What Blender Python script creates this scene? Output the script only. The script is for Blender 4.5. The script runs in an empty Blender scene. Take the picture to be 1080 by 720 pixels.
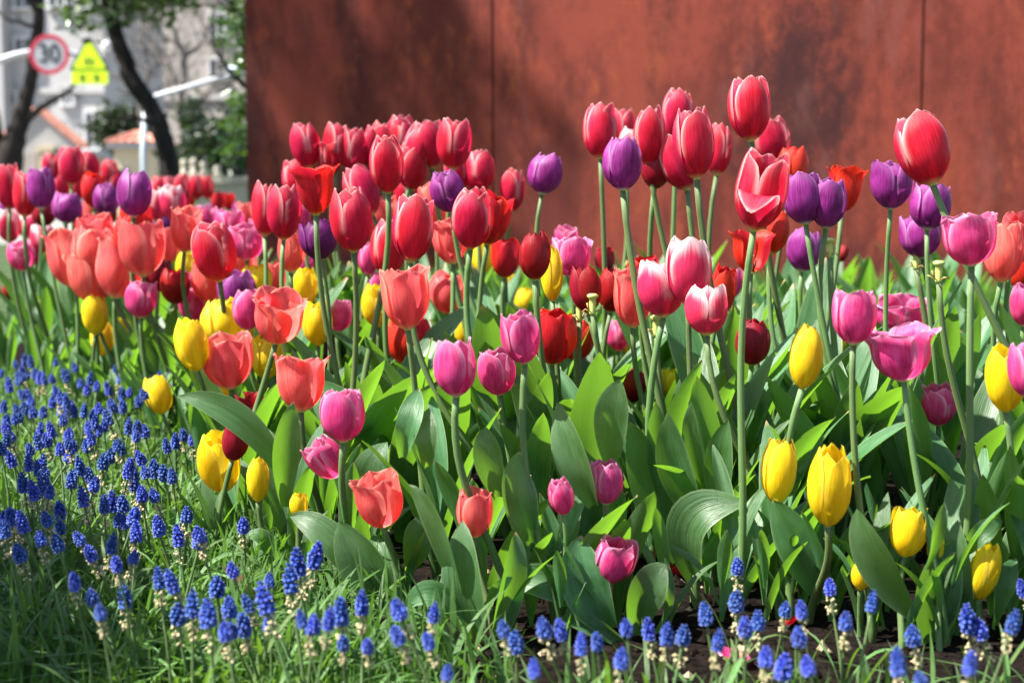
import bpy, math, random
import numpy as np
from mathutils import Vector, Matrix
R = math.radians
S = bpy.context.scene
C = S.collection

# ---------------------------------------------------------------- camera, light, exposure
FPX, HZ, CAMZ = 1650.0, 200.0, 0.50
PITCH = math.atan((360 - HZ) / FPX)
cd = bpy.data.cameras.new('camera'); cam = bpy.data.objects.new('camera', cd); C.objects.link(cam)
cam.location = (0, 0, CAMZ); cam.rotation_euler = (math.pi / 2 - PITCH, 0, 0)
cd.sensor_width = 36; cd.lens = 36 * FPX / 1080; cd.clip_start = 0.05; cd.clip_end = 500
cd.dof.use_dof = True; cd.dof.focus_distance = 2.0; cd.dof.aperture_fstop = 6.0
S.camera = cam
SUN_EL, SUN_AZ = R(54), R(-105)          # azimuth from +Y (view direction), negative = to the left
sun_dir = Vector((math.sin(SUN_AZ) * math.cos(SUN_EL), math.cos(SUN_AZ) * math.cos(SUN_EL), math.sin(SUN_EL)))
w = bpy.data.worlds.new('World'); S.world = w; w.use_nodes = True
nt = w.node_tree; bg = nt.nodes['Background']
sky = nt.nodes.new('ShaderNodeTexSky'); sky.sky_type = 'NISHITA'; sky.sun_disc = False
sky.sun_elevation = SUN_EL; sky.sun_rotation = SUN_AZ
nt.links.new(sky.outputs[0], bg.inputs[0]); bg.inputs[1].default_value = 0.078
sl = bpy.data.lights.new('sun', 'SUN'); so = bpy.data.objects.new('sun', sl); C.objects.link(so)
sl.energy = 5.0; sl.angle = R(0.5); sl.color = (1, .96, .90)
so.rotation_euler = sun_dir.to_track_quat('Z', 'Y').to_euler(); so.location = (-5, 2, 8)
S.view_settings.view_transform = 'Standard'; S.view_settings.look = 'None'
S.view_settings.exposure = 1.8; S.view_settings.gamma = 1; S.view_settings.use_curve_mapping = False
S.render.engine = 'CYCLES'
S.cycles.max_bounces = 8; S.cycles.diffuse_bounces = 3; S.cycles.transmission_bounces = 4; S.cycles.use_denoising = True
S.cycles.sample_clamp_indirect = 6

def at(x, y, d):                        # the point seen at photo pixel (x, y), d metres ahead
    xc, yc = (x - 540) / FPX, (360 - y) / FPX
    dy = math.cos(PITCH) + yc * math.sin(PITCH); dz = -math.sin(PITCH) + yc * math.cos(PITCH)
    return Vector((xc * d / dy, d, CAMZ + dz * d / dy))

# ---------------------------------------------------------------- object helpers
def props(o, label=None, cat=None, group=None, kind=None):
    if label: o['label'] = label
    if cat: o['category'] = cat
    if group: o['group'] = group
    if kind: o['kind'] = kind
    return o
def thing(name, label, cat, loc=(0, 0, 0), rot=(0, 0, 0), group=None):
    o = bpy.data.objects.new(name, None); C.objects.link(o); o.location = loc; o.rotation_euler = rot
    o.empty_display_size = .05
    return props(o, label, cat, group)
def mesh(name, V, F, mats=None, parent=None, smooth=True, uv=None, mi=None):
    me = bpy.data.meshes.new(name)
    me.from_pydata([tuple(v) for v in V], [], F)
    if mats:
        for m in (mats if isinstance(mats, (list, tuple)) else [mats]): me.materials.append(m)
    n = len(me.polygons)
    if smooth: me.polygons.foreach_set('use_smooth', [True] * n)
    if mi is not None: me.polygons.foreach_set('material_index', mi)
    if uv is not None:
        l = me.uv_layers.new(name='UVMap')
        idx = np.zeros(len(me.loops), dtype=np.int32); me.loops.foreach_get('vertex_index', idx)
        l.data.foreach_set('uv', np.asarray(uv, dtype=np.float32)[idx].ravel())
    me.update()
    o = bpy.data.objects.new(name, me); C.objects.link(o)
    if parent: o.parent = parent
    return o
class MB:                               # collects shapes into one mesh
    def __init__(s): s.V = []; s.F = []; s.mi = []; s.m = 0
    def add(s, V, F):
        b = len(s.V); s.V += [tuple(v) for v in V]; s.F += [tuple(i + b for i in f) for f in F]; s.mi += [s.m] * len(F); return s
    def box(s, c, d, rz=0):
        x, y, z = (k / 2 for k in d); P = []
        for sx, sy, sz in ((-1,-1,-1),(1,-1,-1),(1,1,-1),(-1,1,-1),(-1,-1,1),(1,-1,1),(1,1,1),(-1,1,1)):
            px, py = sx * x, sy * y
            P.append((c[0] + px * math.cos(rz) - py * math.sin(rz), c[1] + px * math.sin(rz) + py * math.cos(rz), c[2] + sz * z))
        return s.add(P, [(0,3,2,1),(4,5,6,7),(0,1,5,4),(1,2,6,5),(2,3,7,6),(3,0,4,7)])
    def tube(s, pts, rad, n=8, cap=True):
        V, F = tube(pts, rad, n, cap); return s.add(V, F)
    def lathe(s, prof, c=(0, 0, 0), n=12):
        V = []; F = []
        for r, z in prof:
            for k in range(n):
                a = 2 * math.pi * k / n; V.append((c[0] + r * math.cos(a), c[1] + r * math.sin(a), c[2] + z))
        for i in range(len(prof) - 1):
            for k in range(n):
                k2 = (k + 1) % n; F.append((i*n+k, i*n+k2, (i+1)*n+k2, (i+1)*n+k))
        F.append(tuple(range((len(prof)-1)*n, len(prof)*n))); F.append(tuple(reversed(range(n))))
        return s.add(V, F)
    def build(s, name, mats, parent=None, smooth=False):
        return mesh(name, s.V, s.F, mats, parent, smooth, mi=s.mi if s.mi and max(s.mi) else None)
def tube(pts, rad, n=8, cap=True):
    P = np.array([tuple(p) for p in pts], float); m = len(P)
    rad = np.broadcast_to(np.asarray(rad, float), (m,))
    T = np.gradient(P, axis=0); T /= np.linalg.norm(T, axis=1)[:, None] + 1e-12
    ref = np.array([0, 1, 0.]) if abs(T[0][1]) < .9 else np.array([1., 0, 0])
    V = []
    for i in range(m):
        a = np.cross(T[i], ref); a /= np.linalg.norm(a) + 1e-12; b = np.cross(T[i], a); ref = -np.cross(T[i], a) if False else ref
        for k in range(n):
            q = 2 * math.pi * k / n; V.append(P[i] + rad[i] * (math.cos(q) * a + math.sin(q) * b))
    F = [(i*n+k, i*n+(k+1) % n, (i+1)*n+(k+1) % n, (i+1)*n+k) for i in range(m-1) for k in range(n)]
    if cap: F.append(tuple(range((m-1)*n, m*n))); F.append(tuple(reversed(range(n))))
    return V, F
def bez(p0, p1, p2, p3, n):
    t = np.linspace(0, 1, n)[:, None]; p0, p1, p2, p3 = (np.array(tuple(p), float) for p in (p0, p1, p2, p3))
    return (1-t)**3*p0 + 3*(1-t)**2*t*p1 + 3*(1-t)*t*t*p2 + t**3*p3
def crom(xs, ys, t):                    # smooth interpolation through control points
    xs = np.asarray(xs, float); ys = np.asarray(ys, float)
    m = np.gradient(ys, xs); i = np.clip(np.searchsorted(xs, t) - 1, 0, len(xs) - 2)
    h = xs[i+1] - xs[i]; q = (t - xs[i]) / h
    return ((2*q**3-3*q**2+1)*ys[i] + (q**3-2*q**2+q)*h*m[i] + (-2*q**3+3*q**2)*ys[i+1] + (q**3-q**2)*h*m[i+1])

# ---------------------------------------------------------------- materials
class NT:
    def __init__(s, name):
        s.mat = bpy.data.materials.new(name); s.mat.use_nodes = True; s.t = s.mat.node_tree; s.t.nodes.clear()
        s.out = s.t.nodes.new('ShaderNodeOutputMaterial')
    def n(s, typ, **kw):
        o = s.t.nodes.new('ShaderNode' + typ)
        for k, v in kw.items():
            if k.startswith('i_'):
                k = k[2:]; o.inputs[int(k) if k.isdigit() else k.replace('_', ' ')].default_value = v
            else: setattr(o, k, v)
        return o
    def l(s, a, b): s.t.links.new(a, b)
    def math(s, op, a, b=None, clamp=False):
        o = s.n('Math', operation=op, use_clamp=clamp)
        for i, v in enumerate((a, b)):
            if v is None: continue
            if isinstance(v, (int, float)): o.inputs[i].default_value = v
            else: s.l(v, o.inputs[i])
        return o.outputs[0]
    def ramp(s, fac, a, b, lo=0., hi=1.):
        o = s.n('MapRange', interpolation_type='SMOOTHSTEP'); s.l(fac, o.inputs[0])
        o.inputs[1].default_value = a; o.inputs[2].default_value = b; o.inputs[3].default_value = lo; o.inputs[4].default_value = hi
        return o.outputs[0]
    def mix(s, fac, a, b, mode='MIX'):
        o = s.n('Mix', data_type='RGBA', blend_type=mode)
        for i, v in ((0, fac), (6, a), (7, b)):
            if isinstance(v, (int, float)): o.inputs[i].default_value = v
            elif isinstance(v, tuple): o.inputs[i].default_value = (*v, 1) if len(v) == 3 else v
            else: s.l(v, o.inputs[i])
        return o.outputs[2]
    def noise(s, scale, detail=3, rough=.55, vec=None, dist=0):
        o = s.n('TexNoise'); o.inputs['Scale'].default_value = scale; o.inputs['Detail'].default_value = detail
        o.inputs['Roughness'].default_value = rough; o.inputs['Distortion'].default_value = dist
        if vec is not None: s.l(vec, o.inputs['Vector'])
        return o.outputs['Fac']
    def mapping(s, src, scale=(1, 1, 1), loc=(0, 0, 0)):
        o = s.n('Mapping'); s.l(src, o.inputs[0]); o.inputs['Scale'].default_value = scale; o.inputs['Location'].default_value = loc
        return o.outputs[0]
    def bump(s, h, strength=.2, dist=.01):
        o = s.n('Bump'); o.inputs['Strength'].default_value = strength; o.inputs['Distance'].default_value = dist; s.l(h, o.inputs['Height'])
        return o.outputs[0]
    def prin(s, col, rough=.6, spec=.5, bump=None, metal=0):
        o = s.n('BsdfPrincipled'); o.inputs['Roughness'].default_value = rough if isinstance(rough, (int, float)) else .5
        if not isinstance(rough, (int, float)): s.l(rough, o.inputs['Roughness'])
        o.inputs['Specular IOR Level'].default_value = spec; o.inputs['Metallic'].default_value = metal
        if isinstance(col, tuple): o.inputs['Base Color'].default_value = (*col, 1)
        else: s.l(col, o.inputs['Base Color'])
        if bump is not None: s.l(bump, o.inputs['Normal'])
        return o.outputs[0]
    def end(s, sh): s.l(sh, s.out.inputs[0]); return s.mat
    def sheer(s, pr, tcol, f, bump=None):
        t = s.n('BsdfTranslucent')
        if isinstance(tcol, tuple): t.inputs[0].default_value = (*tcol, 1)
        else: s.l(tcol, t.inputs[0])
        if bump is not None: s.l(bump, t.inputs['Normal'])
        m = s.n('MixShader')
        if isinstance(f, (int, float)): m.inputs[0].default_value = f
        else: s.l(f, m.inputs[0])
        s.l(pr, m.inputs[1]); s.l(t.outputs[0], m.inputs[2]); return s.end(m.outputs[0])

def plain(name, col, rough=.6, spec=.4, var=.12, scale=20, metal=0):
    k = NT(name); tc = k.n('TexCoord').outputs['Object']
    n = k.noise(scale, 4, .6, tc)
    c = k.mix(k.ramp(n, .3, .7), tuple(x * (1 - var) for x in col), tuple(min(1, x * (1 + var)) for x in col))
    return k.end(k.prin(c, rough, spec, metal=metal))

def petal_mat(name, base, deep, rim, foot, rimw=.22, rimk=1., footh=.16, transl=.36, flame=0., rough=.42):
    k = NT(name); uv = k.n('UVMap').outputs[0]; sp = k.n('SeparateXYZ'); k.l(uv, sp.inputs[0]); u, v = sp.outputs[0], sp.outputs[1]
    rnd = k.n('ObjectInfo').outputs['Random']
    e = k.math('ABSOLUTE', k.math('SUBTRACT', k.math('MULTIPLY', u, 2.), 1.))
    add = k.n('VectorMath', operation='ADD'); k.l(uv, add.inputs[0])
    cv = k.n('CombineXYZ'); k.l(k.math('MULTIPLY', rnd, 37.), cv.inputs[0]); k.l(k.math('MULTIPLY', rnd, 11.), cv.inputs[1]); k.l(cv.outputs[0], add.inputs[1])
    st = k.noise(1, 4, .65, k.mapping(add.outputs[0], (34, 2.2, 1)), .4)
    bl = k.noise(1, 3, .5, k.mapping(add.outputs[0], (3.2, 2.6, 1)))
    c = k.mix(k.ramp(k.math('ADD', k.math('MULTIPLY', st, .55), k.math('MULTIPLY', bl, .45)), .36, .64), deep, base)
    # pale rim: towards the side edges and the tip, ragged along the veins
    tip = k.math('POWER', v, 7.)
    m = k.math('MAXIMUM', k.math('MULTIPLY', k.math('POWER', e, 1.), k.ramp(v, .05, .45)), tip)
    m = k.math('ADD', m, k.math('MULTIPLY', k.math('SUBTRACT', st, .5), .30))
    rm = k.math('MULTIPLY', k.math('POWER', k.ramp(m, 1 - rimw*1.55, 1.05), 1.4), k.math('MULTIPLY', k.ramp(v, .1, .9, .35, 1.), rimk))
    c = k.mix(rm, c, rim)
    if flame:                           # broad pale shading running down from the tip
        fm = k.math('ADD', k.ramp(v, .45, 1.05), k.math('MULTIPLY', k.math('SUBTRACT', st, .5), .7))
        fm = k.math('ADD', fm, k.math('MULTIPLY', k.math('SUBTRACT', e, .5), .5))
        c = k.mix(k.math('MULTIPLY', k.ramp(fm, .25, .95), flame), c, rim)
    fm = k.math('ADD', v, k.math('MULTIPLY', k.math('SUBTRACT', st, .5), .08))
    c = k.mix(k.ramp(fm, footh, .02), c, foot)
    hs = k.n('HueSaturation'); k.l(c, hs.inputs['Color'])
    k.l(k.math('ADD', .494, k.math('MULTIPLY', rnd, .012)), hs.inputs['Hue'])
    k.l(k.math('ADD', .86, k.math('MULTIPLY', rnd, .24)), hs.inputs['Value'])
    c = hs.outputs[0]
    b = k.bump(st, .6, .0018)
    return k.sheer(k.prin(c, rough, .28, b), c, transl)

M = {}
M['R'] = petal_mat('crimson_petal', (.74, .020, .085), (.50, .006, .030), (.95, .58, .55), (.78, .6, .25), .22, .9, .13, .48, .12)
M['S'] = petal_mat('scarlet_petal', (.68, .020, .016), (.50, .006, .010), (.75, .09, .04), (.72, .5, .06), .16, .5, .12)
M['D'] = petal_mat('dark_red_petal', (.36, .006, .018), (.22, .003, .010), (.50, .05, .05), (.5, .3, .1), .14, .45, .10)
M['C'] = petal_mat('coral_petal', (.93, .215, .185), (.76, .085, .095), (.95, .50, .38), (.80, .62, .32), .28, .6, .17, .54)
M['Y'] = petal_mat('yellow_petal', (.92, .74, .02), (.84, .52, .006), (.92, .80, .12), (.62, .52, .06), .25, .6, .10, .40)
M['P'] = petal_mat('pink_petal', (.82, .10, .33), (.60, .022, .14), (.92, .50, .66), (.82, .66, .56), .26, .8, .13, .46, .25)
M['V'] = petal_mat('purple_petal', (.42, .042, .32), (.17, .009, .12), (.72, .34, .66), (.70, .62, .70), .18, .65, .10, .44, .22)
M['U'] = petal_mat('deep_purple_petal', (.19, .012, .15), (.075, .004, .06), (.36, .10, .36), (.3, .2, .3), .15, .5, .08, .36)
M['W'] = petal_mat('pink_white_petal', (.78, .045, .14), (.60, .02, .08), (.93, .72, .70), (.82, .66, .4), .30, .9, .12, .40, .85)
def leaf_mat(name, a, b, tr, f=.32, rough=.38, rim=(.30, .38, .18), tipdry=True):
    k = NT(name); uv = k.n('UVMap').outputs[0]; sp = k.n('SeparateXYZ'); k.l(uv, sp.inputs[0]); u, v = sp.outputs[0], sp.outputs[1]
    rnd = k.n('ObjectInfo').outputs['Random']
    cv = k.n('CombineXYZ'); k.l(k.math('MULTIPLY', rnd, 31.), cv.inputs[0]); k.l(k.math('MULTIPLY', rnd, 17.), cv.inputs[1])
    add = k.n('VectorMath', operation='ADD'); k.l(uv, add.inputs[0]); k.l(cv.outputs[0], add.inputs[1])
    st = k.noise(1, 3, .6, k.mapping(add.outputs[0], (30, 1.2, 1)))
    bl = k.noise(1, 4, .6, k.mapping(add.outputs[0], (2.5, 3.5, 1)))
    c = k.mix(k.ramp(k.math('ADD', k.math('MULTIPLY', bl, .5), k.math('MULTIPLY', st, .5)), .36, .64), a, b)
    e = k.math('ABSOLUTE', k.math('SUBTRACT', k.math('MULTIPLY', u, 2.), 1.))
    c = k.mix(k.math('MULTIPLY', k.ramp(e, .90, 1.), .55), c, rim)
    if tipdry:
        tv = k.math('ADD', v, k.math('MULTIPLY', k.math('SUBTRACT', bl, .5), .05))
        c = k.mix(k.math('MULTIPLY', k.ramp(tv, .95, 1.0), k.ramp(rnd, .45, .6)), c, (.42, .26, .12))
    hs = k.n('HueSaturation'); k.l(c, hs.inputs['Color'])
    k.l(k.math('ADD', .475, k.math('MULTIPLY', rnd, .045)), hs.inputs['Hue'])
    k.l(k.math('ADD', .78, k.math('MULTIPLY', rnd, .45)), hs.inputs['Value']); c = hs.outputs[0]
    tc = k.mix(k.math('MULTIPLY', st, .5), tr, tuple(x * .6 for x in tr))
    b = k.bump(st, .55, .0016)
    return k.sheer(k.prin(c, rough, .5, b), tc, f)
M['leaf'] = leaf_mat('tulip_leaf', (.036, .105, .028), (.095, .200, .085), (.22, .48, .025), .40)
M['stem'] = leaf_mat('tulip_stem', (.070, .125, .030), (.11, .18, .055), (.2, .35, .05), .08, .5, tipdry=False)
M['mleaf'] = leaf_mat('hyacinth_leaf', (.065, .15, .03), (.12, .24, .05), (.22, .42, .03), .30, .4)
M['grass'] = leaf_mat('grass_blade', (.030, .090, .010), (.080, .175, .020), (.16, .36, .02), .30, .4)
M['gcover'] = leaf_mat('ground_cover_leaf', (.04, .11, .022), (.085, .19, .04), (.16, .36, .03), .32, .42)
M['dry'] = leaf_mat('dry_leaf', (.45, .20, .14), (.55, .32, .16), (.6, .3, .15), .3, .6, (.6, .45, .3), False)
M['pistil'] = plain('pistil', (.42, .48, .12), .5, .4, .2, 300)
M['anther'] = plain('anther', (.035, .022, .03), .8, .2, .2, 300)
M['driedbits'] = plain('dried_filament', (.40, .28, .10), .8, .2, .3, 300)
def bell_mat():
    k = NT('hyacinth_bell'); uv = k.n('UVMap').outputs[0]; sp = k.n('SeparateXYZ'); k.l(uv, sp.inputs[0])
    rnd = k.n('ObjectInfo').outputs['Random']
    c = k.mix(sp.outputs[0], (.009, .028, .21), (.036, .105, .46))     # each bell its own blue
    c = k.mix(k.math('MULTIPLY', k.ramp(sp.outputs[1], .86, .96), .55), c, (.5, .55, .85))   # pale frill at the mouth
    hs = k.n('HueSaturation'); k.l(c, hs.inputs['Color']); k.l(k.math('ADD', .49, k.math('MULTIPLY', rnd, .022)), hs.inputs['Hue'])
    k.l(k.math('ADD', .8, k.math('MULTIPLY', rnd, .45)), hs.inputs['Value'])
    return k.sheer(k.prin(hs.outputs[0], .5, .3), hs.outputs[0], .15)
M['bell'] = bell_mat()
M['faded'] = plain('faded_floret', (.44, .37, .21), .8, .2, .35, 400)
def soil_mat():
    k = NT('soil'); tc = k.n('TexCoord').outputs['Object']
    n = k.noise(60, 6, .7, tc); n2 = k.noise(9, 3, .6, tc)
    c = k.mix(k.ramp(n, .35, .7), (.003, .0022, .002), (.017, .012, .009)); c = k.mix(k.ramp(n2, .45, .7, 0, .5), c, (.015, .010, .008))
    return k.end(k.prin(c, .95, .04, k.bump(n, .8, .01)))
M['soil'] = soil_mat()
def ground_mat(name, a, b, sc, rough=.9):
    k = NT(name); tc = k.n('TexCoord').outputs['Object']
    n = k.noise(sc, 6, .65, tc); n2 = k.noise(sc * .1, 3, .5, tc)
    c = k.mix(k.ramp(k.math('ADD', k.math('MULTIPLY', n, .6), k.math('MULTIPLY', n2, .4)), .35, .65), a, b)
    return k.end(k.prin(c, rough, .25, k.bump(n, .5, .01)))
M['lawn'] = ground_mat('lawn', (.018, .032, .010), (.05, .085, .02), 45)
M['pave'] = ground_mat('paving', (.16, .15, .14), (.24, .23, .21), 6)
def rust_mat():
    k = NT('rusted_steel'); tc = k.n('TexCoord').outputs['Object']
    cl = k.noise(1.5, 4, .55, k.mapping(tc, (1.5, 1, .7), (2.6, 0, .3)), .7)        # broad patches, drawn out downwards
    sv = k.noise(5, 5, .7, k.mapping(tc, (2.2, 1, .22), (.4, 0, 0)), .3)              # run-off streaks
    md = k.noise(16, 6, .72, k.mapping(tc, (1, 1, .6)), .3)
    fi = k.noise(75, 4, .7, k.mapping(tc, (1, 1, .7)))
    sp = k.noise(200, 3, .6, tc)
    f = k.math('ADD', k.math('MULTIPLY', cl, .5), k.math('ADD', k.math('MULTIPLY', sv, .2), k.math('MULTIPLY', md, .3)))
    c = k.mix(k.ramp(f, .42, .58), (.085, .0145, .009), (.170, .030, .017))
    g = k.math('ADD', k.math('MULTIPLY', k.noise(2.6, 4, .6, k.mapping(tc, (1.5, 1, .5), (5, 0, 2)), .5), .6), k.math('MULTIPLY', md, .4))
    c = k.mix(k.ramp(g, .52, .66, 0, .75), c, (.23, .050, .016))                    # fresh orange rust
    dk = k.noise(1.15, 4, .6, k.mapping(tc, (1.5, 1, .75), (7.3, 0, 1.1)), .9)
    dm = k.math('ADD', k.math('MULTIPLY', dk, .55), k.math('ADD', k.math('MULTIPLY', md, .25), k.math('MULTIPLY', fi, .20)))
    c = k.mix(k.ramp(dm, .53, .63, 0, .75), c, (.030, .007, .007))                  # dark weathered patches
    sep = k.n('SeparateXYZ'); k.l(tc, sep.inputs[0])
    for (sx, sz, rx, rz, a) in ((2.92, .82, .30, .56, .9), (.60, 1.35, .10, .62, .6), (.02, .95, .16, .5, .6), (3.45, .1, .5, .2, .6)):   # dark patches; the two on the left panel paint in tree shade
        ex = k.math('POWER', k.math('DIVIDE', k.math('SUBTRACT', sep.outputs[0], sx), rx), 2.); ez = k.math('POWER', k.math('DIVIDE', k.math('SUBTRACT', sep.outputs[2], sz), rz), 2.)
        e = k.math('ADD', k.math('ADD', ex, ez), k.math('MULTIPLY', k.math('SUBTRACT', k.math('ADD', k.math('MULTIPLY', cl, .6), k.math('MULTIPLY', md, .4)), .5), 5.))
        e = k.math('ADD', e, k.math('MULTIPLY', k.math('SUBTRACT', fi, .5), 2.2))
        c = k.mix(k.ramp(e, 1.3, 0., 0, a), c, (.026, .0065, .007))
    gl = k.noise(3.5, 4, .6, k.mapping(tc, (1.5, 1, .4), (3, 0, 5)), .4)
    c = k.mix(k.ramp(gl, .56, .70, 0, .35), c, (.14, .050, .045))                     # chalky bloom
    c = k.mix(k.ramp(k.math('ADD', k.math('MULTIPLY', fi, .6), k.math('MULTIPLY', sp, .4)), .52, .66, 0, .45), c, (.05, .012, .009))
    h = k.math('ADD', k.math('MULTIPLY', fi, .6), k.math('MULTIPLY', sp, .4))
    return k.end(k.prin(c, .8, .2, k.bump(h, .3, .003)))
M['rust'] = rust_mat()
M['gap'] = plain('wall_backing', (.03, .015, .012), .9, .1)
def facade_mat(name, a, b):
    k = NT(name); tc = k.n('TexCoord').outputs['Object']
    n = k.noise(.8, 4, .6, k.mapping(tc, (1, 1, .3))); n2 = k.noise(30, 3, .6, tc)
    c = k.mix(k.ramp(k.math('ADD', k.math('MULTIPLY', n, .7), k.math('MULTIPLY', n2, .3)), .35, .65), a, b)
    return k.end(k.prin(c, .85, .2))
M['facade'] = facade_mat('pale_render', (.34, .33, .32), (.41, .40, .385))
M['facade_pink'] = facade_mat('pinkish_render', (.31, .28, .255), (.37, .335, .305))
M['tan'] = facade_mat('tan_render', (.50, .42, .28), (.60, .50, .34))
M['stone'] = facade_mat('beige_stone', (.36, .33, .26), (.46, .42, .34))
M['win'] = plain('window_glass', (.05, .06, .07), .15, .6, .2, 2)
M['winframe'] = plain('window_frame', (.5, .5, .5), .5, .4)
M['railing'] = plain('grey_railing', (.22, .22, .22), .5, .4)
def tile_mat():
    k = NT('red_roof_tile'); tc = k.n('TexCoord').outputs['Object']; n = k.noise(12, 4, .6, tc)
    c = k.mix(k.ramp(n, .3, .7), (.42, .16, .11), (.58, .29, .22)); return k.end(k.prin(c, .8, .2))
M['tile'] = tile_mat()
def bark_mat(name, a, b):
    k = NT(name); tc = k.n('TexCoord').outputs['Object']; n = k.noise(14, 5, .7, k.mapping(tc, (1, 1, .25)))
    return k.end(k.prin(k.mix(k.ramp(n, .35, .65), a, b), .9, .2, k.bump(n, .6, .02)))
M['bark'] = bark_mat('dark_bark', (.010, .008, .007), (.028, .023, .019))
M['bark_grey'] = bark_mat('grey_bark', (.10, .09, .08), (.18, .16, .14))
def crown_mat(name, a, b, tr, rough=.35):
    k = NT(name); uv = k.n('UVMap').outputs[0]; sp = k.n('SeparateXYZ'); k.l(uv, sp.inputs[0])
    c = k.mix(sp.outputs[0], a, b); return k.sheer(k.prin(c, rough, .5), tr, .25)
M['crown'] = crown_mat('street_tree_leaf', (.035, .07, .02), (.10, .16, .04), (.14, .24, .03))
M['evergreen'] = crown_mat('glossy_leaf', (.022, .055, .018), (.07, .13, .04), (.12, .22, .03), .22)
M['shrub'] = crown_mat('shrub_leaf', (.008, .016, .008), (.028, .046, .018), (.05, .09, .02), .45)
M['white_metal'] = plain('white_painted_metal', (.34, .36, .38), .35, .5, .06)
M['grey_metal'] = plain('pale_grey_metal', (.45, .52, .56), .4, .5, .08)
M['sign_white'] = plain('sign_white', (.36, .37, .38), .45, .4, .05)
M['sign_red'] = plain('sign_red', (.42, .03, .06), .45, .4, .08)
M['sign_black'] = plain('sign_black', (.02, .025, .03), .5, .3)
M['sign_lime'] = plain('sign_fluorescent_lime', (.56, .80, .01), .45, .4, .05)
M['globe'] = plain('white_globe', (.8, .8, .8), .3, .5, .03)
# ---------------------------------------------------------------- ground
def sheet(name, pts, z, mat):
    return props(mesh(name, [(x, y, z) for x, y in pts], [tuple(range(len(pts)))], mat, smooth=False), kind='structure')
sheet('ground', [(-200, -60), (200, -60), (200, 260), (-200, 260)], -.008, M['pave'])
sheet('lawn', [(-14, -2), (9, -2), (9, 14.6), (-14, 14.6)], -.004, M['lawn'])
bed = [(-1.75, 4.2), (-1.22, 3.75), (-.72, 2.95), (-.42, 2.2), (-.27, 1.85), (-.10, 1.55), (-.05, 1.1), (1.1, 1.1), (2.6, 2.6), (2.6, 5.0), (1.4, 5.6), (-.6, 5.4), (-1.6, 5.2)]
sheet('soil_bed', bed, 0, M['soil'])

# ---------------------------------------------------------------- rusted steel wall
WA = math.atan2(-.324, .946); WL = Vector((-1.415, 8.40, 0))
wall = thing('rusted_steel_wall', 'tall wall of rusty red-brown steel panels standing behind the tulip bed', 'wall', WL, (0, 0, WA))
edges = [0, 1.394, 3.489, 5.58]
for i in range(3):
    x0, x1 = edges[i] + (.004 if i else 0), edges[i + 1] - .004
    mb = MB(); b = .006
    V = []                              # a folded plate with small bevelled edges
    for y, ins in ((0, .003), (.003, 0), (.014, 0)):
        V += [(x0 + ins, y, -.05), (x1 - ins, y, -.05), (x1 - ins, y, 2.8 - ins), (x0 + ins, y, 2.8 - ins)]
    F = [(0, 1, 2, 3)] + [(a + k, a + 4 + k, a + 4 + (k+1) % 4, a + (k+1) % 4) for a in (0, 4) for k in range(4)] + [(11, 10, 9, 8)]
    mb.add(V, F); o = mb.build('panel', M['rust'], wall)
mb = MB(); mb.box((2.9, .048, 1.36), (5.2, .06, 2.8)); mb.build('backing_frame', M['gap'], wall)

# ---------------------------------------------------------------- houses behind
def px(d): return d / FPX
def window(parent, org, x0, y0, x1, y1, d, Y, deep=True):
    a, b = at(x0, y0, d) - org, at(x1, y1, d) - org
    cx, cz, wd, h = (a.x + b.x) / 2, (a.z + b.z) / 2, b.x - a.x, a.z - b.z
    t = .07; mb = MB()
    for c, s in (((cx, Y, cz + h/2), (wd + 2*t, .12, t)), ((cx, Y - .03, cz - h/2), (wd + 2.6*t, .2, t)), ((cx - wd/2 - t*.3, Y, cz), (t, .11, h - .002)), ((cx + wd/2 + t*.3, Y, cz), (t, .11, h - .002)), ((cx, Y, cz), (t*.6, .08, h - .01))):
        mb.box(c, s)
    f = mb.build('window', M['winframe'], parent)
    mb = MB(); mb.box((cx, Y + .05, cz), (wd, .04, h)); mb.build('pane', M['win'], f)
def block(name, label, x0, x1, d, h, depth, mat, wins, trims=()):
    org = Vector((at((x0 + x1) / 2, 200, d).x, d, 0)); t = thing(name, label, 'building', org, (0, 0, R(-10)))
    wd = (x1 - x0) * px(d); mb = MB(); mb.box((0, depth / 2, h / 2), (wd, depth, h)); mb.build('wall', mat, t)
    mb = MB(); mb.box((0, depth / 2, h + .12), (wd + .5, depth + .5, .24)); mb.build('roof', M['railing'], t)
    for r in wins: window(t, org, *r, d, -.04)
    for z in trims:
        mb = MB(); mb.box((0, -.05, z), (wd + .1, .1, .16)); mb.build('cornice', M['facade'], t)
    return t, org
bA, oA = block('apartment_building', 'pale grey rendered building with small dark windows behind the street signs', -75, 118, 42, 10, 4, M['facade'],
    [(17, 40, 35, 58), (70, 94, 82, 112), (96, 119, 113, 158), (72, 149, 84, 162), (-30, 40, -12, 58), (-30, 94, -12, 112), (55, -8, 73, 10), (92, -8, 110, 10), (17, -8, 35, 10), (20, 94, 34, 112)], (3.1, 6.2))
mb = MB(); a = at(0, 0, 42) - oA; mb.box((a.x, -.25, 5), (.5, .5, 9.9)); mb.build('pilaster', M['facade'], bA)
a = at(92, 145, 42) - oA
mb = MB(); mb.box((a.x, -.7, a.z - .45), (1.5, 1.2, .14)); sl_ = mb.build('balcony', M['facade'], bA)
mb = MB(); mb.box((a.x, -1.28, a.z + .35), (1.5, .04, .05)); mb.box((a.x, -1.28, a.z - .3), (1.5, .04, .05))
for k in range(12): mb.box((a.x - .7 + k * .127, -1.28, a.z + .02), (.03, .025, .62))
mb.build('railing', M['railing'], sl_)
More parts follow.
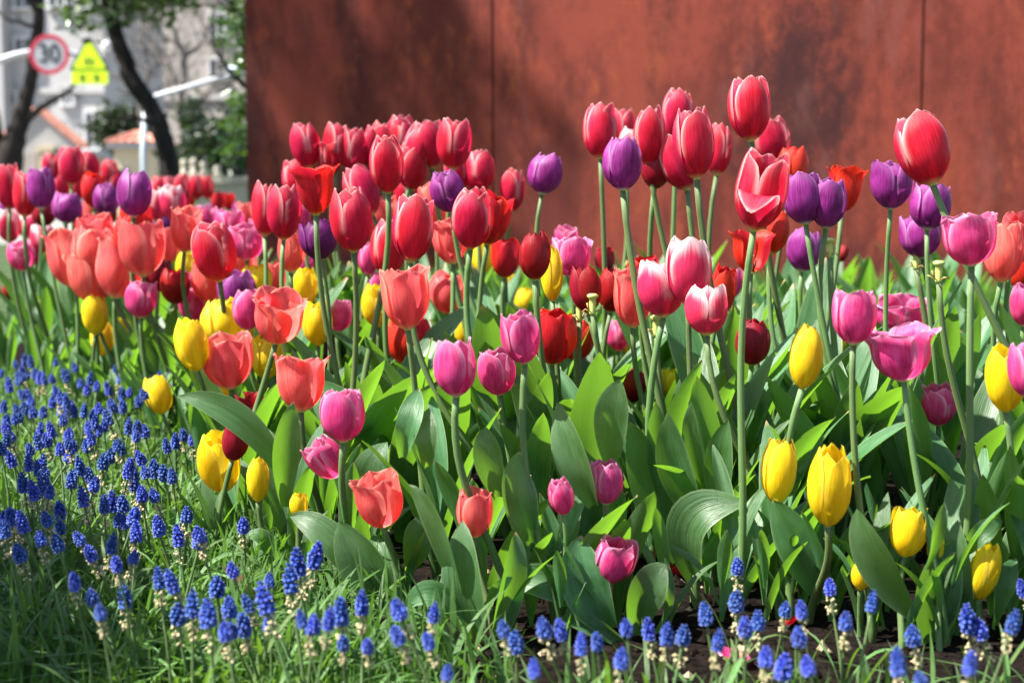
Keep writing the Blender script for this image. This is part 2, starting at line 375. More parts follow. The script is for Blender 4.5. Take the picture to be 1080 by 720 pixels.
block('apartment_building', 'pinkish beige rendered building behind the bare tree and the lamp arm', 119, 330, 50, 11, 12, M['facade_pink'],
    [(127, 14, 140, 40), (131, 60, 142, 82), (222, 14, 238, 40), (222, 62, 238, 84), (270, 14, 286, 40), (168, -40, 182, -14), (127, -40, 140, -14), (222, -40, 238, -14)], (3.4, 6.8))

# gable-fronted gatehouse at far left
d = 30; org = Vector((at(40, 200, d).x, d, 0)); gh = thing('gatehouse', 'white gable-fronted gatehouse with red tiled roof behind the dark tree', 'gatehouse', org)
ap, el, er = at(38, 117, d) - org, at(-4, 152, d) - org, at(80, 152, d) - org
V = []; 
for y in (0, .4): V += [(el.x, y, 0), (er.x, y, 0), (er.x, y, er.z), (ap.x, y, ap.z), (el.x, y, el.z)]
F = [(0, 1, 2, 3, 4), (9, 8, 7, 6, 5)] + [(k, k + 5, (k+1) % 5 + 5, (k+1) % 5) for k in range(5)]
mesh('wall', V, F, M['facade'], gh, False)
mb = MB()
for s, e in ((-1, el), (1, er)):
    dx, dz = e.x - ap.x, e.z - ap.z; n = Vector((-dz, 0, dx)).normalized() * (.035 if s > 0 else -.035)
    if n.z < 0: n = -n
    e2 = Vector((ap.x + dx * 1.12, 0, ap.z + dz * 1.12)); q = []
    for y in (-.06, .46):
        for p in (Vector((ap.x, y, ap.z + .004)), Vector((e2.x, y, e2.z + .004))): q += [p, p + n]
    mb.add(q, [(0, 2, 3, 1), (4, 5, 7, 6), (0, 1, 5, 4), (2, 6, 7, 3), (0, 4, 6, 2), (1, 3, 7, 5)])
    for k in range(3):                  # rows of rounded cover tiles
        y = 0 + k * .2; mb.tube([Vector((ap.x, y, ap.z + .02)) + n, Vector((e2.x, y, e2.z + .02)) + n], .035, 6)
mb.build('roof', M['tile'], gh)
a = at(51, 175, d) - org
mb = MB(); mb.box((a.x, -.10, .62), (.24, .18, 1.24)); mb.box((a.x, -.10, 1.27), (.34, .26, .08)); mb.build('column', M['tan'], gh)
mb = MB(); a = at(28, 170, d) - org; mb.box((a.x, -.01, .6), (.40, .05, 1.18)); dr = mb.build('door', M['facade_pink'], gh)
mb = MB(); mb.box((a.x + .09, -.05, .5), (.02, .04, .09)); mb.build('handle', M['railing'], dr)

# little kiosk with hipped roof
d = 22; org = Vector((at(143, 200, d).x, d, 0)); ki = thing('kiosk', 'small tan kiosk with hipped red tiled roof behind the grey post', 'kiosk', org)
ez = (at(140, 157, d) - org).z; tz = (at(140, 138, d) - org).z
mb = MB(); mb.box((0, .5, ez / 2), (.58, 1.0, ez)); mb.build('wall', M['tan'], ki)
mb = MB(); mb.box((0, .5, ez + .045), (.74, 1.2, .09)); mb.build('eave', M['facade'], ki)
z0 = ez + .093; mb = MB(); mb.add([(-.40, -.14, z0), (.40, -.14, z0), (.40, 1.14, z0), (-.40, 1.14, z0), (-.03, .35, tz), (.03, .35, tz), (.03, .65, tz), (-.03, .65, tz)],
    [(0, 1, 5, 4), (1, 2, 6, 5), (2, 3, 7, 6), (3, 0, 4, 7), (4, 5, 6, 7), (3, 2, 1, 0)])
for k in range(7):
    x = -.36 + k * .12; mb.tube([(x, -.14, z0 + .01), (x * .1, .34, tz + .01)], .02, 6)
mb.build('roof', M['tile'], ki)
mb = MB(); mb.box((-.17, -.02, ez * .62), (.16, .04, .26)); f = mb.build('window', M['winframe'], ki)
mb = MB(); mb.box((-.17, -.045, ez * .62), (.13, .012, .23)); mb.build('pane', M['win'], f)

# low garden wall and balustrade
d = 15; a = at(183, 191, d); b = at(330, 191, d)
lw = thing('low_stone_wall', 'low beige stone wall behind the far end of the tulip bed', 'wall', ((a.x + b.x) / 2, d, 0))
mb = MB(); mb.box((0, .12, .28), (b.x - a.x, .24, .56)); mb.build('wall_body', M['stone'], lw)
mb = MB(); mb.box((0, .12, .595), (b.x - a.x + .06, .32, .066)); mb.build('coping', M['stone'], lw)
for k, (x, y, lab) in enumerate(((194, 172, 'round pale finial post on the low wall, nearest the dark tree trunk'), (204, 171, 'round pale finial post on the low wall, second from the dark trunk'),
        (215, 174, 'round pale finial post on the low wall, third from the dark trunk'), (229, 178, 'round pale finial post on the low wall, farthest from the dark trunk'))):
    p = at(x, y, d + .12); r = .036
    mb = MB(); mb.lathe([(.05, .63), (.05, .66), (.028, .67), (.034, p.z - .055 if p.z - .055 > .68 else .69), (.022, p.z - .04), (.030, p.z - .025), (r, p.z), (.030, p.z + .025), (.012, p.z + .036)], (0, 0, 0), 12)
    o = mb.build('finial_post', M['stone'], None, True); o.location = (p.x, d + .12, 0); props(o, lab, 'finial', 'finial posts along the low wall')

# ---------------------------------------------------------------- trees
def leaves_mesh(pts, rs, size, rng, flat=.3):
    V = []; F = []; U = []
    for p in pts:
        a = Vector((rng.gauss(0, 1), rng.gauss(0, 1), rng.gauss(0, 1) * .6)).normalized(); n = Vector((rng.gauss(0, 1), rng.gauss(0, 1), rng.gauss(.6, 1)))
        b = a.cross(n).normalized(); L = size * rng.uniform(.6, 1.3); W = L * .24; c = a.cross(b) * L * .08; p = Vector(p); i = len(V); q = rng.random()
        V += [p, p + a*L*.35 + b*W + c, p + a*L*.75 + b*W*.7 + c, p + a*L, p + a*L*.75 - b*W*.7 + c, p + a*L*.35 - b*W + c]; U += [(q, 0)] * 6
        F += [(i, i+1, i+2, i+3), (i, i+3, i+4, i+5)]
    return V, F, U
def tree(name, label, cat, d, stems, bark, twig=0, crown=None, seed=1, part='crown'):
    """stems: lists of (x, y, radius in px) in the photograph's pixels at depth d"""
    rng = random.Random(seed); base = at(stems[0][0][0], stems[0][0][1], d); org = Vector((base.x, d, 0)); t = thing(name, label, cat, org)
    mb = MB(); ends = []
    for k, st in enumerate(stems):
        P = [at(x, y, d) - org for x, y, r in st]; r = [q * px(d) for _, _, q in st]
        if k == 0: P = [Vector((P[0].x, 0, -.02))] + P if P[0].z > .05 else P; r = ([r[0] * 1.25] + r) if len(r) < len(P) else r
        off = rng.uniform(-1, 1) * (0 if k == 0 else 1)
        n = len(P); P = [p + Vector((0, off * .25 * i, 0)) for i, p in enumerate(P)]
        tt = np.linspace(0, n - 1, n * 4); Q = np.stack([np.array([crom(range(n), [p[c] for p in P], np.array([q]))[0] for q in tt]) for c in range(3)], 1)
        Q += np.array([[rng.gauss(0, .006), rng.gauss(0, .006), 0] for _ in tt]) * (d / 14)
        mb.tube(Q, np.interp(tt, range(n), r), 9); ends.append((Q, np.interp(tt, range(n), r)))
    if not (twig and crown): mb.build('trunk', bark, t, True)
    if twig:
        if not crown: mb = MB()
        for Q, r in ends:
            for _ in range(twig):
                i = rng.randrange(len(Q) // 3, len(Q)); p = Vector(Q[i]); dr = Vector((rng.gauss(0, 1), rng.gauss(0, .8), abs(rng.gauss(.5, .7)))).normalized(); pts = [p]; L = rng.uniform(.5, 1.4) * d / 25
                for s in range(6): dr = (dr + Vector((rng.gauss(0, .3), rng.gauss(0, .3), rng.gauss(.08, .2)))).normalized(); pts.append(pts[-1] + dr * L / 6)
                rr = np.linspace(max(r[i] * .45, .008), .004, 7); mb.tube(pts, rr, 5)
                for s in (2, 3, 4, 5):
                    dr2 = (dr + Vector((rng.gauss(0, .8), rng.gauss(0, .8), rng.gauss(0, .5)))).normalized()
                    mb.tube([pts[s], pts[s] + dr2 * L * .2, pts[s] + dr2 * L * .4 + Vector((0, 0, .03))], [rr[s] * .6, .004, .003], 4)
        mb.build('trunk' if crown else 'crown', bark, t, True)
    if crown:
        pts = []
        for (x, y, dd, rx, rz, n) in crown['lobes']:
            c = at(x, y, dd) - org
            for _ in range(n // crown.get('clump', 9)):     # leaf clumps through the volume, gaps between
                v = Vector((rng.gauss(0, 1), rng.gauss(0, 1), rng.gauss(0, 1))).normalized() * rng.random() ** .4
                cc = c + Vector((v.x * rx * px(dd), v.y * rx * px(dd), v.z * rz * px(dd)))
                for _ in range(crown.get('clump', 9)): pts.append(cc + Vector((rng.gauss(0, 1), rng.gauss(0, 1), rng.gauss(0, .8))) * crown['cs'])
        V, F, U = leaves_mesh(pts, None, crown['leaf'], rng)
        mesh(part, V, F, crown['mat'], t, True, U)
    return t
tree('street_tree', 'dark thick-stemmed tree at the left edge with a forked branch', 'tree', 27,
    [[(2, 235, 22), (4, 190, 20), (12, 158, 13), (22, 122, 8.5), (31, 88, 7), (37, 52, 6.5), (40, 15, 6), (37, -40, 5), (30, -110, 3.5)],
     [(-4, 200, 16), (-10, 150, 12), (-22, 90, 9), (-40, 20, 7), (-60, -60, 5)],
     [(18, 142, 6), (34, 122, 4.2), (48, 112, 3.6), (62, 104, 3), (76, 96, 2.2), (88, 84, 1.2)], [(38, 8, 5), (26, -12, 4), (10, -40, 3)]], M['bark'], 1,
    dict(lobes=[(10, -90, 27, 90, 50, 1500), (-90, -60, 27.5, 90, 60, 1200)], cs=.2, leaf=.19, mat=M['crown']), 3)
tree('street_tree', 'dark slender tree with an S-curved trunk between the signs and the wall', 'tree', 14,
    [[(182, 240, 12), (181, 205, 11), (178, 175, 10.5), (170, 140, 10), (158, 112, 9.5), (140, 84, 9), (127, 52, 8.5), (117, 18, 8), (108, -30, 7), (104, -90, 5), (110, -160, 3)],
     [(108, -30, 5), (130, -60, 4), (170, -90, 2.5)], [(112, -8, 4.5), (92, -30, 3.5), (60, -70, 2)]], M['bark'], 2,
    dict(lobes=[(150, -12, 14, 42, 22, 420), (185, 2, 14, 28, 12, 150), (82, 10, 13.6, 12, 14, 80), (97, 24, 13.6, 7, 6, 24), (110, -70, 14, 130, 60, 2600), (215, -60, 14.5, 70, 50, 900), (130, 8, 14, 24, 10, 90)], cs=.10, leaf=.10, mat=M['crown']), 5)
tree('bare_tree', 'grey leafless tree with forking branches in front of the pinkish building', 'tree', 26,
    [[(196, 230, 5.5), (196, 190, 5), (196, 150, 4.5), (190, 112, 4), (194, 80, 3.5), (193, 57, 3.2), (184, 36, 2.4), (179, 12, 2), (176, -30, 1.4)],
     [(193, 60, 2.6), (207, 48, 2.2), (213, 30, 1.8), (217, 2, 1.4), (222, -30, 1)], [(192, 92, 2.4), (178, 75, 2), (164, 58, 1.6), (152, 40, 1.2), (146, 14, .8)],
     [(195, 128, 2.4), (212, 108, 2), (230, 88, 1.6), (246, 60, 1.2)], [(176, 46, 1.6), (168, 30, 1.3), (155, 20, 1.1), (148, 8, .8)]], M['bark_grey'], 13, None, 9)
tree('bare_tree', 'pale thin leafless tree left of the fork of the grey one', 'tree', 30,
    [[(150, 230, 4), (150, 190, 3.6), (153, 150, 3.2), (148, 115, 2.8), (156, 80, 2.2), (150, 40, 1.5), (154, 0, 1)], [(150, 110, 2), (138, 88, 1.6), (128, 62, 1)], [(154, 84, 1.6), (168, 66, 1.2), (176, 40, .8)]], M['bark_grey'], 14, None, 19)
tree('evergreen_tree', 'glossy-leaved evergreen tree beside the left edge of the rusty wall', 'tree', 9,
    [[(292, 290, 9), (290, 200, 8), (284, 100, 6), (280, 10, 4.5), (276, -80, 3)], [(286, 120, 3), (262, 95, 2), (246, 80, 1)], [(282, 40, 3), (258, 20, 2), (240, 0, 1)]], M['bark'], 2,
    dict(lobes=[(266, 18, 9, 28, 34, 300), (268, 62, 9, 24, 22, 210), (256, 112, 9, 14, 12, 70), (262, 145, 9, 18, 30, 150), (244, 158, 9, 8, 10, 40), (285, 60, 9.2, 60, 110, 900), (262, -50, 9.2, 40, 40, 400)], cs=.035, leaf=.06, mat=M['evergreen']), 12)
def bush(label, d, lobes, seed, mat, leaf, cs):
    x, y = lobes[0][0], lobes[0][1]; org = at(x, y, d); org.z = 0; t = thing('evergreen_shrub', label, 'shrub', org); rng = random.Random(seed)
    mb = MB(); pts = []
    for (lx, ly, dd, rx, rz, n) in lobes:
        c = at(lx, ly, dd) - org; b = Vector((c.x * .5, c.y * .5, 0)); mb.tube([b, b.lerp(c, .5) + Vector((.03, 0, 0)), c], [.05, .035, .012], 6)
        for _ in range(n // 8):
            v = Vector((rng.gauss(0, 1), rng.gauss(0, 1), rng.gauss(0, 1))).normalized() * rng.random() ** .4
            cc = c + Vector((v.x * rx * px(dd), v.y * rx * px(dd), v.z * rz * px(dd)))
            for _ in range(8): pts.append(cc + Vector((rng.gauss(0, 1), rng.gauss(0, 1), rng.gauss(0, .8))) * cs)
    mb.build('stem', M['bark'], t, True); V, F, U = leaves_mesh([p for p in pts if p.z > -org.z + .03], None, leaf, rng); mesh('foliage', V, F, mat, t, True, U)
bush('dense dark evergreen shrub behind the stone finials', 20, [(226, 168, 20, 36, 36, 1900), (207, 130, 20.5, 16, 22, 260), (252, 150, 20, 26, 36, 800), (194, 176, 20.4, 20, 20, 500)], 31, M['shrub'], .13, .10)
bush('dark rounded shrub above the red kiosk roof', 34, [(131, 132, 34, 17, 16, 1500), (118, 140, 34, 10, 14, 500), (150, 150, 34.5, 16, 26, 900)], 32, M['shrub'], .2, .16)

def world_tree(label, x, y, r0, h, lobes, seed, mat, leaf, cs):
    t = thing('street_tree', label, 'tree', (x, y, 0)); rng = random.Random(seed); mb = MB()
    mb.tube([(0, 0, -.02), (.03, .02, h*.4), (-.02, 0, h*.75), (.05, 0, h)], [r0*1.3, r0, r0*.8, r0*.4], 9); pts = []
    for (lx, ly, lz, rr, n) in lobes:
        c = Vector((lx - x, ly - y, lz)); mb.tube([(0, 0, h*.6), Vector((c.x*.4, c.y*.4, h*.75)), c], [r0*.5, r0*.35, .01], 6)
        for _ in range(n // 9):
            v = Vector((rng.gauss(0, 1), rng.gauss(0, 1), rng.gauss(0, .8))).normalized() * rng.random()**.4 * rr
            for _ in range(9): pts.append(c + v + Vector((rng.gauss(0, 1), rng.gauss(0, 1), rng.gauss(0, .8)))*cs)
    mb.build('trunk', M['bark'], t, True); V, F, U = leaves_mesh(pts, None, leaf, rng); mesh('crown', V, F, mat, t, True, U)
world_tree('tall leafy tree far left whose crown shades the left end of the rusty wall', -9.6, 6.0, .16, 11.6, [(-8.85, 6.05, 12.3, .50, 190), (-8.25, 6.0, 12.6, .40, 110), (-9.2, 6.05, 11.7, .45, 150), (-7.9, 6.0, 11.9, .28, 60), (-9.9, 6.0, 12.9, .6, 240), (-9.4, 6.0, 13.6, .5, 240)], 41, M['crown'], .15, .10)
world_tree('unseen low bush added to shade the corner of the lawn', -1.45, 1.72, .018, .75, [(-.95, 1.52, .58, .17, 620), (-1.02, 1.76, .62, .16, 520), (-1.30, 1.70, .75, .2, 300), (-1.10, 1.95, .60, .13, 340), (-.90, 1.34, .60, .14, 400)], 42, M['shrub'], .05, .03)  # bush invented out of view, only to cast shade on the lawn corner
# ---------------------------------------------------------------- signs and posts
d = 24; P = [at(x, y, d) for x, y in ((-75, 240), (-75, 150), (-74, 110), (-60, 92), (-30, 76), (0, 64), (18, 58), (36, 55), (60, 55), (104, 60))]
sp = thing('sign_pole', 'white curved pole arm reaching in from the left to the round sign', 'sign pole', (P[0].x, d, 0))
loc = Vector((P[0].x, d, 0)); P = [p - loc for p in P]; P[0].z = 0
mb = MB(); Q = np.stack([crom(range(10), [p[c] for p in P], np.linspace(0, 9, 50)) for c in range(3)], 1); mb.tube(Q, np.linspace(.062, .045, 50), 10); mb.build('arm', M['white_metal'], sp, True)
mb = MB(); mb.lathe([(.15, 0), (.15, .03), (.08, .05), (.075, .12)], (0, 0, 0), 14); mb.build('base_plate', M['grey_metal'], sp, True)
def disc(r, y, th=.02, n=40): 
    V = [(r * math.cos(2*math.pi*k/n), y, r * math.sin(2*math.pi*k/n)) for k in range(n)] + [(r * math.cos(2*math.pi*k/n), y + th, r * math.sin(2*math.pi*k/n)) for k in range(n)]
    return V, [tuple(range(n)), tuple(reversed(range(n, 2*n)))] + [(k, k+n, (k+1) % n + n, (k+1) % n) for k in range(n)]
c = at(54, 58, d); c.y -= .10; rs = thing('speed_limit_sign', 'round white speed limit sign with red ring reading 30', 'road sign', c)
mb = MB(); mb.add(*disc(20.5 * px(d), 0)); mb.build('plate', M['sign_white'], rs)
ro, ri, n = 20.5 * px(d), 16.3 * px(d), 44; V = []
for k in range(n):
    a = 2*math.pi*k/n
    V += [(ro*math.cos(a)*1.01, -.006, ro*math.sin(a)*1.01), (ri*math.cos(a), -.006, ri*math.sin(a)), (ro*math.cos(a)*1.01, .012, ro*math.sin(a)*1.01), (ri*math.cos(a), -.0005, ri*math.sin(a))]
F = []
for k in range(n):
    p, q = 4*k, 4*((k+1) % n); F += [(p, p+1, q+1, q), (p, q, q+2, p+2), (p+1, p+3, q+3, q+1)]
mesh('ring', V, F, M['sign_red'], rs, False)
def text(name, body, size, loc, mat, parent, sx=1):
    cu = bpy.data.curves.new(name, 'FONT'); cu.body = body; cu.size = size; cu.extrude = .003; cu.offset = size * .012; cu.align_x = 'CENTER'; cu.align_y = 'CENTER'
    cu.materials.append(mat); fo = bpy.data.objects.new('lettering_curve', cu); C.objects.link(fo); me = bpy.data.meshes.new_from_object(fo); bpy.data.objects.remove(fo)
    o = bpy.data.objects.new(name, me); C.objects.link(o); o.parent = parent; o.location = loc; o.rotation_euler = (math.pi/2, 0, 0); o.scale = (sx, 1, 1)
text('numerals', '30', 27 * px(d), (0, -.006, 0), M['sign_black'], rs, .86)
c = at(96, 66, d); c.y -= .10; ts = thing('warning_sign', 'lime yellow triangular children warning sign with oblong plate below', 'road sign', c)
def tri(r, y, th, zc=0):
    V = []
    for yy in (y, y + th):
        for k in range(3):
            a = 2*math.pi*k/3; cx, cz = r * math.sin(a), r * math.cos(a)
            for s in (-1, 1):
                b_ = 2*math.pi*(k + s)/3; q = .07; V.append((cx*(1-q) + q*r*math.sin(b_), yy, cz*(1-q) + q*r*math.cos(b_) + zc))
    return V, [tuple(range(6)), tuple(reversed(range(6, 12)))] + [(k, k+6, (k+1) % 6 + 6, (k+1) % 6) for k in range(6)]
u = px(d)
mb = MB(); mb.add(*tri(25 * u, 0, .02, 3 * u)); mb.build('border', M['sign_black'], ts)
mb = MB(); mb.add(*tri(20.5 * u, -.006, .004, 3 * u)); mb.build('plate', M['sign_lime'], ts)
mb = MB()
for x, s in ((-2.6, 1), (2.8, .92)):    # two walking children
    h = 9.5 * u * s; x *= u; z = -4.2 * u
    mb.add(*disc(h * .13, -.010, .003, 14)); b = len(mb.V) - 28
    for i in range(b, len(mb.V)): v = mb.V[i]; mb.V[i] = (v[0] + x, v[1], v[2] + z + h * .88)
    for q in ([(-.10, .72), (.10, .72), (.16, .36), (-.16, .36)], [(-.12, .36), (.0, .36), (-.10, 0), (-.2, 0)], [(.02, .36), (.13, .36), (.24, .02), (.14, 0)], [(.1, .7), (.30, .5), (.26, .44), (.08, .58)], [(-.1, .7), (-.28, .48), (-.24, .42), (-.08, .58)]):
        V = [(x + a*h, -.010, z + b_*h) for a, b_ in q] + [(x + a*h, -.007, z + b_*h) for a, b_ in q]
        mb.add(V, [(0, 3, 2, 1), (4, 5, 6, 7)] + [(k, (k+1) % 4, (k+1) % 4 + 4, k + 4) for k in range(4)])
mb.build('pictogram', M['sign_black'], ts)
mb = MB(); mb.box((0, .01, -16 * u), (37.5 * u, .02, 13.5 * u)); lp = mb.build('lower_plate', M['sign_lime'], ts)
mb = MB()
for x in (-7.5, 7):                     # two characters on the plate, out of focus in the photograph
    for (dx, dz, w_, h_) in ((0, 2.6, 5.5, .9), (0, -.2, 6.2, .9), (-.2, .2, .9, 7), (-1.9, -2.2, .8, 2.6), (1.9, -2.2, .8, 2.6), (0, -3.4, 4, .8)):
        mb.box(((x + dx) * u, -.003 - abs(dx) * .0004 - (h_ > 2) * .0007, (-16 + dz) * u), (w_ * u, .004, h_ * u))
mb.build('lettering', M['sign_black'], lp)
d = 20; a, b = at(157, 104, d), at(258, 75, d); m = at(153, 230, d)
lp = thing('lamp_post', 'slim pale grey post with a long slanting arm in front of the kiosk', 'lamp post', (m.x, d, 0)); o3 = Vector((m.x, d, 0))
mb = MB(); mb.tube([(0, 0, 0), (0, 0, 1.0), at(153, 112, d) - o3], [.045, .04, .034], 10); mb.build('post', M['grey_metal'], lp, True)
mb = MB(); mb.tube([at(153, 106, d) - o3, a - o3, (a - o3).lerp(b - o3, .5), b - o3, at(300, 64, d) - o3], [.036, .036, .034, .030, .03], 10); mb.build('arm', M['white_metal'], lp, True)
c = at(250, 74, d) - o3; mb = MB(); mb.lathe([(.02, -.07), (.10, -.05), (.13, 0), (.10, .05), (.03, .07)], c, 14); mb.build('lamp_head', M['grey_metal'], lp, True)
c = at(113, 49, 40.6); gl = thing('globe_lamp', 'round white globe lamp on a bracket beside the lime warning sign', 'lamp', c)
mb = MB(); r = 6 * px(40.6); mb.lathe([(r * math.sin(q), -r * math.cos(q)) for q in np.linspace(.05, 3.09, 10)], (0, 0, 0), 16); mb.build('globe', M['globe'], gl, True)
mb = MB(); mb.tube([(0, .0, r * .95), (0, .1, r * 1.3), (0, .9, r * 1.3)], .03, 8); mb.build('bracket', M['grey_metal'], gl, True)
# ---------------------------------------------------------------- tulips
NAME = dict(R='pale-rimmed crimson tulip', S='scarlet tulip', D='dark red tulip', C='coral tulip', Y='yellow tulip', P='pink tulip', V='purple tulip', U='purple tulip', W='white-flushed pink tulip')
REAL = dict(R=.088, S=.074, D=.062, C=.078, Y=.074, P=.059, V=.067, U=.062, W=.075)      # typical bloom height
RATIO = dict(R=.68, S=.78, D=.70, C=.86, Y=.62, P=.84, V=.84, U=.86, W=.82)             # width to height
